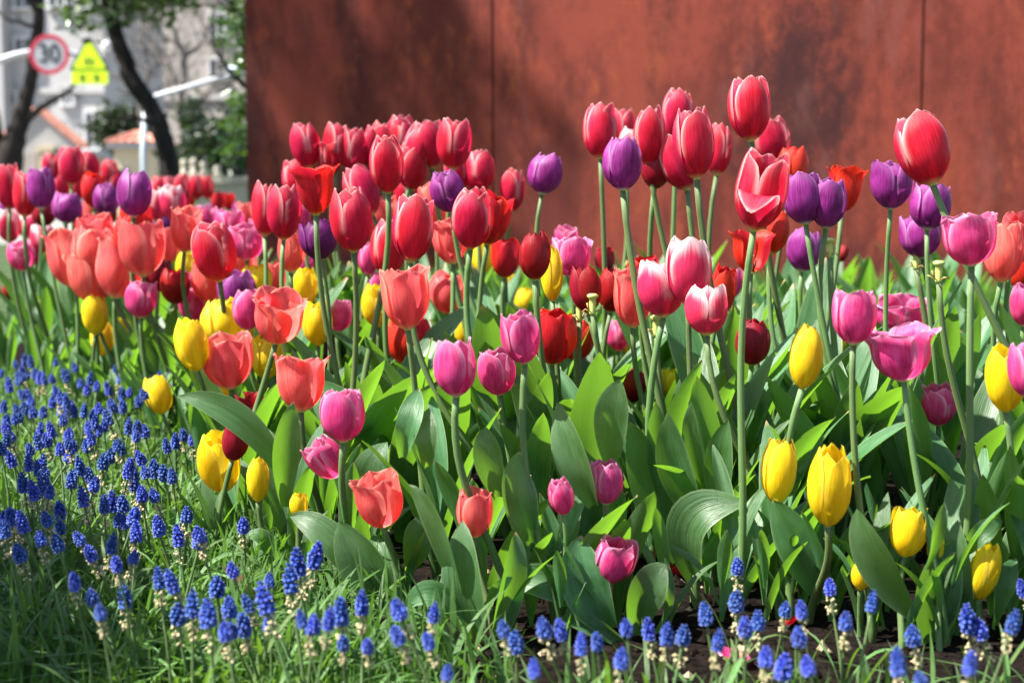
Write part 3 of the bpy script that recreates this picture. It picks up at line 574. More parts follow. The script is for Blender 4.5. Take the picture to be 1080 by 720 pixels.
# kind, bloom centre x, y and height h in the photograph's pixels, width (0 = typical), tilt (degrees, + leans right), openness, what singles it out
T = [
('R',322,154,46,0,-4,.1,'leftmost of the top row against the dark wall'),
('R',356,153,44,0,4,.1,'half hidden in the second place of the top row'),
('R',348,166,38,0,0,.3,'low in the top row with its white tips showing'),
('R',373,159,46,0,3,.1,'third full bloom from the left in the top row'),
('R',393,156,46,22,0,.1,'narrow, squeezed into the middle of the top row'),
('R',408,174,60,36,-2,.05,'large egg-shaped, in front of the middle of the top row'),
('R',404,151,44,0,0,.1,'peeping over the large egg-shaped bloom of the top row'),
('R',423,145,46,0,5,.1,'topmost bloom of the left top row'),
('R',435,176,50,34,4,.1,'touching the right side of the large egg-shaped bloom'),
('R',441,158,50,0,10,.05,'leaning right behind the middle pair of the top row'),
('R',453,152,50,0,0,.15,'second from the right end of the top row'),
('R',479,152,52,38,3,.2,'plump, at the right end of the left top row'),
('R',482,180,42,0,-4,.2,'half hidden behind the dark purple bloom right of centre-left'),
('R',505,181,44,34,3,.2,'plump red-lit, up right of the violet bloom'),
('V',472,202,44,0,-12,.15,'leaning left below the right end of the top row'),
('V',575,184,41,38,8,.1,'standing alone on the wall right of a small crimson one'),
('R',540,202,43,28,2,.1,'small, standing alone on the wall left of a purple one'),
('R',498,231,63,45,3,.05,'large, straight below the plump right-hand pair'),
('S',518,232,52,0,6,.2,'tucked behind the right side of a large crimson bloom'),
('R',436,241,70,44,4,.25,'tallest bloom of the centre-left trio, white-streaked inside'),
('R',410,262,58,39,-1,.02,'egg-shaped and closed, lowest of the centre-left trio'),
('R',300,224,57,37,4,.1,'front one of the pair nearest the wall corner'),
('R',279,222,54,28,-6,.1,'back one of the pair nearest the wall corner'),
('R',371,232,67,46,-2,.02,'broad closed bloom just right of the dark purple one'),
('U',336,253,42,40,-4,.15,'very dark, between two large crimson blooms'),
('S',332,199,54,0,-3,.9,'wide open with spread petals and yellow heart'),
('R',382,202,54,36,-24,.05,'leaning left behind the broad closed crimson bloom'),
('R',311,188,40,0,-3,.1,'half hidden left of the wide open scarlet bloom'),
('C',405,226,40,0,0,.4,'peeping between the crimson blooms of the centre-left trio'),
('C',459,216,42,0,4,.3,'small, below the leaning violet bloom'),
('C',475,253,50,40,-5,.6,'loose open, left of and below a large crimson bloom'),
('R',428,203,38,0,0,.1,'low and shaded under the middle of the top row'),
('S',533,272,42,0,0,.35,'orange-lit, left of the dark red one by the wall'),
('D',564,270,50,34,0,.05,'closed and crumpled-topped, left of a tall yellow bloom'),
('Y',582,289,56,24,3,.05,'tall narrow, behind the crumpled dark red bloom'),
('P',603,271,42,42,4,.3,'broad bloom standing before the rusty wall'),
('P',597,254,30,0,0,.4,'two petals rising behind the broad pink bloom by the wall'),
('D',618,306,48,34,-10,.2,'crumpled, left one of the wilting middle pair'),
('D',646,306,46,0,3,.2,'right one of the wilting middle pair'),
('D',638,276,30,0,0,.4,'small shaded wilted bloom against the wall'),
('C',668,314,62,44,-4,.4,'pale peach with a folded petal, left of the white-flushed group'),
('S',677,291,42,36,0,.5,'open, behind the peach one with a folded petal'),
('Y',553,318,28,22,0,.15,'short stubby, above a pink and scarlet pair'),
('W',697,305,58,52,-4,.2,'left one of the pale group in the centre'),
('W',726,287,68,50,3,.15,'tallest of the pale group in the centre'),
('W',745,327,52,46,2,.15,'lowest of the pale group in the centre'),
('S',762,308,52,28,6,.2,'hidden behind the pale central group'),
('P',774,299,30,20,3,.1,'small, right of the pale central group'),
('S',793,265,46,42,0,.75,'opened up and dropping petals, below the drooping-petalled bloom'),
('S',815,246,44,0,8,.2,'right behind the opened scarlet one with bare heart'),
('R',803,202,82,56,5,.35,'very large, with one drooping front petal'),
('S',836,178,46,34,4,.2,'orange-lit, above the two dark violet blooms'),
('V',847,210,52,44,-4,.25,'left one of the overlapping violet pair'),
('V',873,214,52,40,6,.3,'right one of the overlapping violet pair'),
('V',848,265,42,38,2,.2,'small, standing below the overlapping violet pair'),
('S',891,199,50,36,6,.8,'small flared bloom on the wall right of the violet pair'),
('D',888,268,18,0,20,.3,'tiny withered bloom on the wall beside a seed head'),
('R',790,116,64,45,-1,.08,'highest bloom of all, alone on the rusty wall'),
('R',814,149,50,40,-8,.05,'just below and right of the highest bloom'),
('R',633,139,56,36,-2,.1,'leftmost of the tall right-hand group'),
('R',657,138,44,28,0,.2,'half hidden second from left in the tall right-hand group'),
('R',685,144,60,33,-1,.05,'narrow and upright, right of the violet bloom'),
('V',657,173,54,42,-2,.1,'light violet, lowest left of the tall right-hand group'),
('W',663,156,40,24,0,.2,'pale tip behind the light violet bloom'),
('R',715,122,52,34,2,.05,'pale-backed, highest in the tall right-hand group'),
('R',732,152,72,44,-4,.05,'largest of the tall right-hand group'),
('R',715,171,60,40,-16,.05,'leaning left under the largest of the tall group'),
('R',757,158,54,30,3,.05,'rightmost of the tall right-hand group'),
('D',692,178,42,32,3,.1,'shaded, low behind the narrow upright crimson bloom'),
('R',973,157,77,56,-14,.1,'large one leaning left on a long slanting stem at right'),
('V',940,195,50,44,-2,.2,'upper left of the violet trio under the large leaning bloom'),
('V',981,218,48,44,4,.35,'hidden right one of the violet trio under the leaning bloom'),
('V',971,249,46,44,-2,.35,'lowest of the violet trio under the leaning bloom'),
('P',1023,252,56,58,-6,.5,'wide rose bloom crossed by the long slanting stem'),
('C',1058,266,62,42,6,.15,'pale salmon bloom right of the wide rose one'),
('C',1074,253,56,40,0,.5,'orange, behind the pale salmon one at the right edge'),
('S',1080,287,42,36,0,.3,'cut by the right edge under the orange coral bloom'),
('P',1080,322,44,30,0,.2,'cut by the right edge behind leaves, halfway down'),
('P',901,334,58,48,0,.35,'left one of three magenta blooms at right'),
('P',952,333,38,56,0,.4,'ruffled, back one of three magenta blooms at right'),
('P',951,373,58,66,0,.85,'wide open, light, front one of three magenta blooms at right'),
('Y',898,361,42,38,0,.1,'half hidden below the left magenta bloom'),
('Y',850,376,68,36,0,.02,'tall closed bloom right of a dark red one'),
('D',794,361,48,38,-2,.1,'single bloom between the pale group and a tall yellow one'),
('P',990,427,44,38,2,.15,'small dusky bloom beside a broad upright leaf at right'),
('Y',1060,401,68,42,-2,.15,'behind the pink one at the right edge'),
('P',1082,390,58,38,0,.2,'cut by the right edge in front of a yellow one'),
('Y',821,498,68,38,-4,.15,'left one of the two large front yellow blooms'),
('Y',875,513,88,47,0,.05,'largest front yellow bloom, brightly lit'),
('Y',958,561,54,40,3,.2,'with pointed petals low among leaves at lower right'),
('Y',987,577,38,18,0,.05,'sliver of bloom behind a leaf at lower right'),
('Y',1038,603,64,32,2,.05,'low tall-cupped bloom near the right edge'),
('Y',908,607,32,22,0,.05,'shaded bud behind a curled leaf at lower right'),
('P',648,591,50,44,14,.25,'lowest bloom in front of the bed, leaning right'),
('P',592,524,40,27,-8,0,'closed bud leaning left in the middle front'),
('P',639,509,46,38,-3,.1,'rounded bloom right of the closed bud'),
('C',400,528,60,52,0,.45,'cup-shaped, just above big glowing front leaves'),
('C',501,541,52,40,0,.3,'small with one curled side petal in the front'),
('P',361,438,56,48,-6,.2,'bright bloom above the sideways-leaning lighter one'),
('P',344,484,46,40,-38,.2,'lighter bloom leaning hard to the left'),
('C',317,403,62,54,0,.65,'orange-lit open cup beside a dark purple bud'),
('C',294,336,56,52,0,.6,'open bloom above the orange-lit open cup'),
('C',240,381,52,48,-4,.45,'reddish bloom right of a slim yellow one at left'),
('V',250,308,38,36,-6,.2,'light violet, left of a magenta one above yellow blooms'),
('P',261,327,38,28,-8,.1,'magenta, between the violet and the open coral bloom'),
('Y',238,341,46,46,-4,.15,'ruffled double bloom under the light violet one'),
('Y',254,346,40,30,8,.1,'behind the ruffled double yellow bloom'),
('Y',203,364,50,32,-3,.15,'slim goblet, leftmost of the bright yellow group'),
('Y',270,299,40,34,0,.15,'above and right of the light violet bloom'),
('Y',321,304,42,28,-3,.1,'between stems right of the large crimson pair'),
('Y',335,342,46,32,0,.1,'left of a small pink bloom among tall stems'),
('P',356,333,34,32,0,.2,'small, crossed by a tall green stem'),
('U',346,377,32,30,-6,0,'dark closed bud beside the orange-lit open cup'),
('Y',281,376,46,38,0,.2,'below the open coral bloom among stems'),
('Y',397,322,46,32,-4,.1,'under the lowest crimson of the centre-left trio'),
('P',399,303,34,20,0,.1,'narrow, left of the large salmon cup'),
('C',428,314,66,52,0,.5,'large salmon cup crossed by two stems'),
('S',431,360,48,50,0,.35,'low, below the large salmon cup'),
('C',472,309,43,40,-3,.15,'small rounded, right of the large salmon cup'),
('P',480,388,60,46,-4,.15,'large magenta bloom left of the centre front pair'),
('P',524,393,48,42,-6,.2,'pale-streaked bloom right of the large magenta one'),
('P',549,356,56,42,-8,.25,'light bloom touching the plump scarlet one'),
('S',583,356,57,50,0,.2,'plump, in the middle of the bed beside a light pink one'),
('S',610,357,48,36,8,.25,'shaded, behind the plump scarlet bloom in the middle'),
('Y',490,348,36,24,0,.1,'partly hidden behind a leaf above the magenta bloom'),
('D',669,407,36,26,10,.1,'low bud among leaves below the peach bloom'),
('Y',662,354,38,22,0,.1,'behind the bare stem below the peach bloom'),
('P',652,354,32,26,0,.1,'deep in shade below the peach bloom'),
('Y',707,404,30,24,0,.3,'low bloom glimpsed under the pale group'),
('Y',508,271,38,22,0,.1,'glimpsed between stems under a large crimson bloom'),
('Y',537,300,28,14,0,.1,'thin sliver left of the stubby yellow bloom'),
('Y',167,417,36,26,-12,.1,'leaning left over the blue flowers at left'),
('Y',231,489,58,40,-3,.2,'ruffled, pale-lit, above the slim low yellow one'),
('Y',272,506,48,24,0,.02,'slim and closed, right of the ruffled low yellow one'),
('Y',230,411,34,24,4,.1,'pointed, under the reddish coral bloom at left'),
('D',263,428,28,28,0,.8,'spent open bloom showing its pale heart'),
('D',248,466,36,26,10,.3,'withering bloom behind the ruffled low yellow one'),
('Y',315,533,26,20,0,.2,'faded bloom half hidden behind front leaves'),
# the far left of the bed, softly out of focus
('R',8,197,42,22,-6,.1,'at the left edge of the photo, upper one'),
('R',27,205,42,24,6,.1,'next to the left edge, left of a purple one'),
('V',43,199,38,26,0,.2,'between the left-edge reds and the far red cluster'),
('R',54,176,26,17,0,.05,'small, left one of the far cluster against the gatehouse'),
('R',75,175,36,24,0,.05,'tallest of the far cluster against the gatehouse'),
('R',95,175,28,18,0,.05,'right one of the far cluster against the gatehouse'),
('R',66,197,24,18,0,.05,'small, below the left of the far cluster'),
('R',82,197,26,16,0,.05,'small, below the tallest of the far cluster'),
('R',116,182,22,16,0,.05,'upper one of a small far pair left of the kiosk'),
('R',122,191,22,15,0,.05,'lower one of a small far pair left of the kiosk'),
('S',99,201,32,24,0,.1,'above the left bloom of a purple pair at far left'),
('V',112,211,30,24,0,.1,'left bloom of a purple pair at far left'),
('V',142,205,42,33,0,.1,'large right bloom of a purple pair at far left'),
('V',71,220,28,28,0,.2,'low, between the far red cluster and the coral mass'),
('W',9,238,32,22,0,.15,'leftmost of three pale ones near the left edge'),
('W',34,239,24,30,0,.2,'middle of three pale ones near the left edge'),
('W',45,252,28,24,0,.15,'lowest of three pale ones near the left edge'),
('S',88,236,30,22,0,.15,'above the coral mass, left side'),
('C',99,222,32,20,0,.2,'between two purple ones above the coral mass'),
('S',143,237,36,32,0,.3,'below the large far purple bloom'),
('V',8,221,20,18,0,.1,'tiny, at the left edge between red and pale blooms'),
('D',46,226,24,22,0,.2,'small, left of the low far purple one'),
('D',112,226,22,20,0,.2,'shaded, right under the purple pair'),
('C',76,273,54,46,-6,.55,'left one of the big coral mass'),
('C',97,291,50,44,-4,.35,'lowest, lit, of the big coral mass'),
('C',98,266,46,40,0,.3,'middle one of the big coral mass'),
('C',126,284,54,46,4,.5,'pale, right one of the big coral mass'),
('S',136,250,42,28,0,.05,'closed one rising over the big coral mass'),
('C',101,247,38,34,0,.4,'back one of the big coral mass'),
('C',149,262,52,44,6,.4,'rightmost of the big coral mass'),
('C',196,242,42,30,10,.5,'orange, flaring right of a small dark purple one'),
('C',176,258,36,24,0,.4,'between the small dark purple one and the big mass'),
('W',165,216,30,22,0,.2,'left one of a pale twin pair beside the large purple one'),
('W',182,214,32,24,0,.2,'right one of a pale twin pair beside the large purple one'),
('U',172,240,24,24,0,.0,'small dark ball below the pale twin pair'),
('R',168,199,22,14,0,.1,'far left one of the small row before the stone wall'),
('R',178,199,22,14,0,.1,'second of the small row before the stone wall'),
('R',192,199,26,15,0,.1,'third of the small row before the stone wall'),
('R',200,208,20,14,0,.1,'low fourth of the small row before the stone wall'),
('R',207,198,24,14,0,.1,'fifth of the small row before the stone wall'),
('R',218,198,22,13,0,.1,'last of the small row before the stone wall'),
('S',230,213,18,13,0,.4,'left of a tiny far pair by the wall corner'),
('S',241,213,17,12,0,.4,'right of a tiny far pair by the wall corner'),
('P',217,232,26,22,0,.3,'far bloom right of the flaring orange coral one'),
('P',207,240,24,18,0,.2,'lower far bloom right of the flaring orange coral one'),
('P',243,238,30,28,0,.3,'broad far bloom left of the crimson pair'),
('P',260,256,32,36,0,.4,'broad bloom directly left below the crimson pair'),
('P',272,243,28,20,0,.3,'squeezed behind the crimson pair'),
('C',260,230,30,20,0,.4,'orange, left behind the crimson pair'),
('C',256,271,40,32,0,.4,'below the broad pink bloom beside the crimson pair'),
('R',226,266,56,40,-3,.1,'single large closed bloom left of the crimson pair'),
('V',222,224,16,12,0,.1,'tiny far bloom under the small row by the stone wall'),
('V',252,222,16,12,0,.1,'tiny far bloom beside the wall corner'),
('C',219,297,40,30,0,.3,'pale peach, under the single large closed crimson bloom'),
('C',289,294,36,26,0,.3,'shaded dull bloom behind the crimson pair stems'),
('C',308,263,48,30,0,.4,'behind and left of the very dark purple bloom'),
('P',323,279,22,16,0,.1,'under the very dark purple bloom'),
('P',320,228,32,16,0,.1,'right behind the crimson pair'),
('P',389,273,34,22,0,.1,'bud left of the lowest of the centre-left trio'),
('D',166,291,30,26,0,.1,'upper left one of the dark far trio'),
('D',185,303,32,28,0,.1,'rounded middle one of the dark far trio'),
('P',199,303,28,20,0,.1,'behind the rounded dark red far bloom'),
('P',203,322,30,26,0,.05,'ball-shaped, below the dark far trio'),
('P',149,316,34,30,0,.1,'rounded bloom alone below the big coral mass'),
('Y',197,283,32,20,0,.1,'beside the single large closed crimson bloom'),
('Y',168,278,22,18,0,.1,'glimpsed under the big coral mass'),
('Y',156,295,20,12,0,.1,'sliver left of the dark far trio'),
('P',22,270,28,24,0,.2,'far left bloom under the three pale ones'),
('P',37,266,22,12,0,.1,'narrow, right under the three pale ones'),
('D',39,278,22,26,0,.3,'shaded, low right of a pink one at far left'),
('Y',55,271,20,14,0,.1,'small, left of the big coral mass'),
('D',9,307,20,12,8,.1,'tiny low bud at the left edge'),
('Y',68,316,22,10,0,.1,'narrow bud hidden in leaves at far left'),
('Y',100,332,38,24,-4,.1,'upper one of the far left pair above the blue flowers'),
('Y',108,357,32,22,3,.1,'lower one of the far left pair above the blue flowers'),
('Y',130,347,22,14,-8,.1,'small bud right of the far left yellow pair'),
]
DX, DY_ = [-40, 0, 80, 150, 200, 230, 300, 480, 1120], [3.95, 3.72, 3.35, 2.95, 2.42, 2.08, 1.86, 1.68, 1.66]
rng = random.Random(11); nrg = np.random.default_rng(11)

def petal_geo(Rr, H, openness, layer, az, rg, fine=True, ruffle=.5, droop=0.):
    nu, nv = (11, 15) if fine else (7, 9)
    t = np.linspace(0, 1, nv); v = 1 - (1 - t) ** 1.35; u = np.linspace(-1, 1, nu)
    o = openness + rg.gauss(0, .07) + (.30 if rg.random() < .07 else 0); o = max(-.05, o)
    L = (1.03, .93)[layer]
    r = crom([0, .10, .28, .50, .76, 1], [.10, .46 - .04*o, .86 - .10*o, 1.0 - .06*o, .90 + .10*o, .46 + .85*o], v) * Rr * L
    z = crom([0, .08, .24, .48, .76, 1], [0, .055, .21, .46, .75, 1.0 - .10*max(0, o-.3)], v) * H * (1 + rg.gauss(0, .03)) * (1 - .015*layer)
    A = crom([0, .15, .35, .58, .80, .92, 1], [.50, .74, .94, 1.0, .90, .66, .16], v) * R((60, 58)[layer]) * (1 - .12*o)
    U, Vv = np.meshgrid(u, v); rr = r[:, None] * (1 - (.055 if layer == 0 else .02) * U**2 * (1 - .6*o))
    rr = rr * (1 - .022*np.exp(-(U/.16)**2) * np.sin(np.pi*np.clip(Vv, 0, 1))) 
    p1, p2, p3 = rg.uniform(0, 6.28), rg.uniform(0, 6.28), rg.uniform(0, 6.28)
    ru = ruffle * Rr * .06
    rr = rr + ru * (np.sin(3.1*U + p1 + 2*Vv) * Vv**2 + .7*np.sin(5.3*U + p2) * Vv**3 * np.abs(U)) + rg.gauss(0, .02) * Rr * Vv
    q1, q2, q3 = (rg.uniform(0, 6.28) for _ in range(3)); c1 = rg.uniform(-.6, .6)
    rr = rr + Rr*.020*np.sin(2.2*U + q1 + 3.5*Vv + q2)*np.sin(np.pi*np.clip(Vv*1.1, 0, 1)) - Rr*ruffle*.03*np.exp(-((U - c1 - .25*np.sin(4*Vv + q3))/.09)**2)*Vv
    th = A[:, None] * U + az + rg.gauss(0, .06)
    zz = z[:, None] + ru * .6 * np.sin(4.2*U + p3) * Vv**3 - .03*H*(np.abs(U)**2)*Vv*.6
    X, Y, Z = rr*np.cos(th), rr*np.sin(th), zz
    if droop:                           # a petal folding outwards and down
        k = np.clip((Vv - .12) / .88, 0, 1); a = droop * k; cx, cy = math.cos(az), math.sin(az)
        rad = X*cx + Y*cy; tan = -X*cy + Y*cx; r0 = Rr*.5; z0 = H*.12
        dr, dz = rad - r0*np.minimum(1, Vv/.12), Z - z0
        rad2 = rad*(1-k) + (r0 + dr*np.cos(a) + dz*np.sin(a)) * k; Z = Z*(1-k) + (z0 - dr*np.sin(a)*.5 + dz*np.cos(a)) * k
        X, Y = rad2*cx - tan*cy, rad2*cy + tan*cx
    P = np.stack([X, Y, Z], -1).reshape(-1, 3); uv = np.stack([(U+1)/2, Vv], -1).reshape(-1, 2)
    F = [(i*nu+j, i*nu+j+1, (i+1)*nu+j+1, (i+1)*nu+j) for i in range(nv-1) for j in range(nu-1)]
    return P, F, uv
def core_mb(Rr, H, green=True):         # receptacle, pistil and stamens in the cup
    mb = MB(); q = H * .36
    mb.lathe([(Rr*.06, -H*.015), (Rr*.17, 0), (Rr*.18, H*.03), (Rr*.09, H*.05), (Rr*.085, q), (Rr*.15, q*1.05), (Rr*.13, q*1.14), (.0004, q*1.16)], (0, 0, 0), 9)
    mb.m = 1
    for k in range(6):
        a = k * math.pi/3 + .3; c = Vector((math.cos(a), math.sin(a), 0)); mb.tube([c*Rr*.12 + Vector((0, 0, H*.04)), c*Rr*.22 + Vector((0, 0, H*.16)), c*Rr*.27 + Vector((0, 0, H*.30))], [Rr*.02, Rr*.045, Rr*.04], 5)
    return mb
def leaf_geo(P0, P1, P2, W, face, rg, fold=.55, nu=7, nv=15, wave=1., clasp=True):
    """a tulip leaf along a quadratic curve, its upper side turned towards face"""
    t = np.linspace(0, 1, nv); P0, P1, P2 = (np.array(tuple(p), float) for p in (P0, P1, P2))
    Q = ((1-t)**2)[:, None]*P0 + (2*t*(1-t))[:, None]*P1 + (t**2)[:, None]*P2
    Tn = np.gradient(Q, axis=0); Tn /= np.linalg.norm(Tn, axis=1)[:, None] + 1e-9
    f = np.array(tuple(face), float); N = f[None, :] - (Tn @ f)[:, None]*Tn; N /= np.linalg.norm(N, axis=1)[:, None] + 1e-9
    tw = rg.gauss(0, .35); B = np.cross(Tn, N)
    a = (tw * t)[:, None]; N, B = N*np.cos(a) + B*np.sin(a), B*np.cos(a) - N*np.sin(a)
    w = crom([0, .12, .35, .60, .82, .94, 1], [.42, .66, .97, 1.0, .66, .30, .02], t) * W / 2
    ph = fold * (1 - .65*t) + (.45 * (1-t)**3 if clasp else 0)
    u = np.linspace(-1, 1, nu); p1, p2 = rg.uniform(0, 6.28), rg.uniform(0, 6.28); k = rg.uniform(5, 9)
    V = []; UV = []
    for i in range(nv):
        for uu in u:
            au = abs(uu); x = uu * w[i] * math.cos(ph[i]*au); h = w[i] * (math.sin(ph[i]) * au**1.35)
            h += wave * W * .045 * math.sin(k*t[i] + (p1 if uu < 0 else p2)) * au**2 * min(1, 3*t[i])
            V.append(Q[i] + B[i]*x + N[i]*h); UV.append(((uu+1)/2, t[i]))
    F = [(i*nu+j, i*nu+j+1, (i+1)*nu+j+1, (i+1)*nu+j) for i in range(nv-1) for j in range(nu-1)]
    return np.array(V), F, np.array(UV)
def add_leaf(parent, org, P0, P1, P2, W, face, rg, mat=None, name='leaf', **kw):
    V, F, UV = leaf_geo(Vector(P0)-org, Vector(P1)-org, Vector(P2)-org, W, face, rg, **kw)
    return mesh(name, V, F, mat or M['leaf'], parent, True, UV)
def proj(P):
    z = P[2] - CAMZ; f = P[1]*math.cos(PITCH) - z*math.sin(PITCH); return 540 + FPX*P[0]/f, 360 - FPX*(P[1]*math.sin(PITCH) + z*math.cos(PITCH))/f
def hides(pts):                         # would a leaf here stand in front of a bloom that the photograph shows?
    for p in pts:
        if p[1] < .5: continue
        X, Y = proj(p)
        for (k, x, y, h, wpx, tilt, op, suf, d) in tul:
            if y > 290 and d > p[1] - .01 and abs(X - x) < h*.40 + 3 and abs(Y - y) < h*.5 + 2: return True
    return False
def auto_leaves(parent, n, L, rg, stemP=None, wscale=1.):
    a0 = rg.uniform(0, 6.28)
    for k in range(n):
        a = a0 + k * (2.3 + rg.gauss(0, .35)); c = Vector((math.cos(a), math.sin(a), 0)); l = L * rg.uniform(.75, 1.12) * (1 - .10*k)
        bend = abs(rg.gauss(.13, .17)); z0 = .004 + k*.02; bw = parent.location
        for q_ in range(9):
            p0 = Vector((0, 0, z0)) + c*.004; p1 = p0 + c*l*(.10+.25*bend) + Vector((0, 0, l*.55)); p2 = p0 + c*l*(.30+.75*bend) + Vector((0, 0, l*(.97-.55*bend)))
            if not hides([bw + p0.lerp(p1, .5).lerp(p1.lerp(p2, .5), .5), bw + p1.lerp(p2, .5), bw + p2]): break
            if q_ < 5: a += rg.uniform(.5, 1.5); c = Vector((math.cos(a), math.sin(a), 0)); bend = abs(rg.gauss(.13, .16))
            else: l *= .84
        V, F, UV = leaf_geo(p0, p1, p2, l * rg.uniform(.135, .205) * wscale, -c + Vector((0, 0, .7)), rg, fold=rg.uniform(.35, .75))
        mesh('leaf', V, F, M['leaf'], parent, True, UV)
def stem_mesh(parent, P0, P3, axis, r=.0042):
    L = (P3 - P0).length; g = random.Random(int(L*1e6)); j = lambda: Vector((g.gauss(0, .045), g.gauss(0, .045), 0))*L; r *= g.uniform(.88, 1.12); Q = bez(P0, P0 + Vector((0, 0, L*.38)) + j(), P3 - axis*L*.42 + j(), P3, 16)
    V, F = tube(Q, np.linspace(r*1.18, r*.92, 16), 9); n = len(V); uv = [((i % 9)/9., (i//9)/15.) for i in range(n)]
    return mesh('stem', V, F, M['stem'], parent, True, uv), Q

# leaves of the front plants, read from the photograph: base, bend, tip (pixels), width (pixels), facing (degrees from the camera, + right)
HERO = {
 (400,528): [((386,622),(352,552),(306,544),32,-30),((420,652),(382,600),(357,549),48,-15),((424,628),(402,602),(394,563),30,10),((424,612),(432,572),(456,542),36,60)],
 (501,541): [((494,664),(456,598),(427,642),27,-20),((490,642),(466,540),(431,511),28,-40),((506,684),(482,610),(488,549),44,-5),((506,690),(548,622),(543,561),38,55),((508,640),(520,620),(541,608),14,40)],
 (648,591): [((628,648),(590,600),(526,611),36,-20),((642,664),(604,620),(612,565),52,0),((668,668),(676,618),(703,594),40,20),((690,664),(710,640),(702,588),22,60),((662,684),(620,652),(590,652),20,0)],
 (875,513): [((868,632),(842,570),(815,526),42,-20),((874,610),(896,560),(880,580),18,50)],
 (958,561): [((962,648),(912,590),(904,536),38,-25),((975,600),(990,560),(996,530),18,30)],
 (1038,603): [((1024,655),(1002,600),(1010,548),28,-20),((1046,660),(1052,620),(1072,588),27,40),((1018,582),(1032,558),(1058,549),22,10),((986,700),(972,620),(1009,569),54,10)],
 (361,438): [((300,502),(262,424),(187,418),30,-10),((300,534),(296,470),(310,424),30,20),((383,560),(378,500),(408,466),38,40)],
 (231,489): [((240,604),(210,548),(164,543),34,-10),((242,592),(224,540),(214,498),19,0)],
 (272,506): [((284,602),(284,556),(256,566),22,30),((292,624),(280,590),(267,562),15,0)],
 (592,524): [((626,532),(600,480),(587,424),36,-20),((560,572),(536,520),(547,476),40,0)],
 (639,509): [((642,492),(638,440),(654,400),36,15),((655,570),(652,530),(640,500),26,-30)],
 (480,388): [((426,482),(430,440),(442,410),26,-10),((450,492),(446,460),(452,430),24,10),((524,524),(510,480),(512,450),30,10)],
}
heads = 0
tul = []
for (k, x, y, h, wpx, tilt, op, suf) in T:
    dmin = float(np.interp(x, DX, DY_)) + .03
    d = REAL[k] * FPX / h
    if x > 260 and y < 300: d = min(d, 3.15)
    kk = (at(x, y, 1.0).z - CAMZ)       # bloom height is CAMZ + kk*d
    d = max(d, dmin)
    if kk < 0: d = max(min(d, (CAMZ - .17) / -kk), dmin, 0)
    if y > 440: d = min(d, max(dmin, 1.95))
    d = {(697,305): 2.0, (726,287): 1.965, (745,327): 1.94, (668,314): 2.12, (762,308): 2.2, (677,291): 2.25, (793,265): 2.2, (815,246): 2.3}.get((x, y), d)
    tul.append((k, x, y, h, wpx, tilt, op, suf, d))
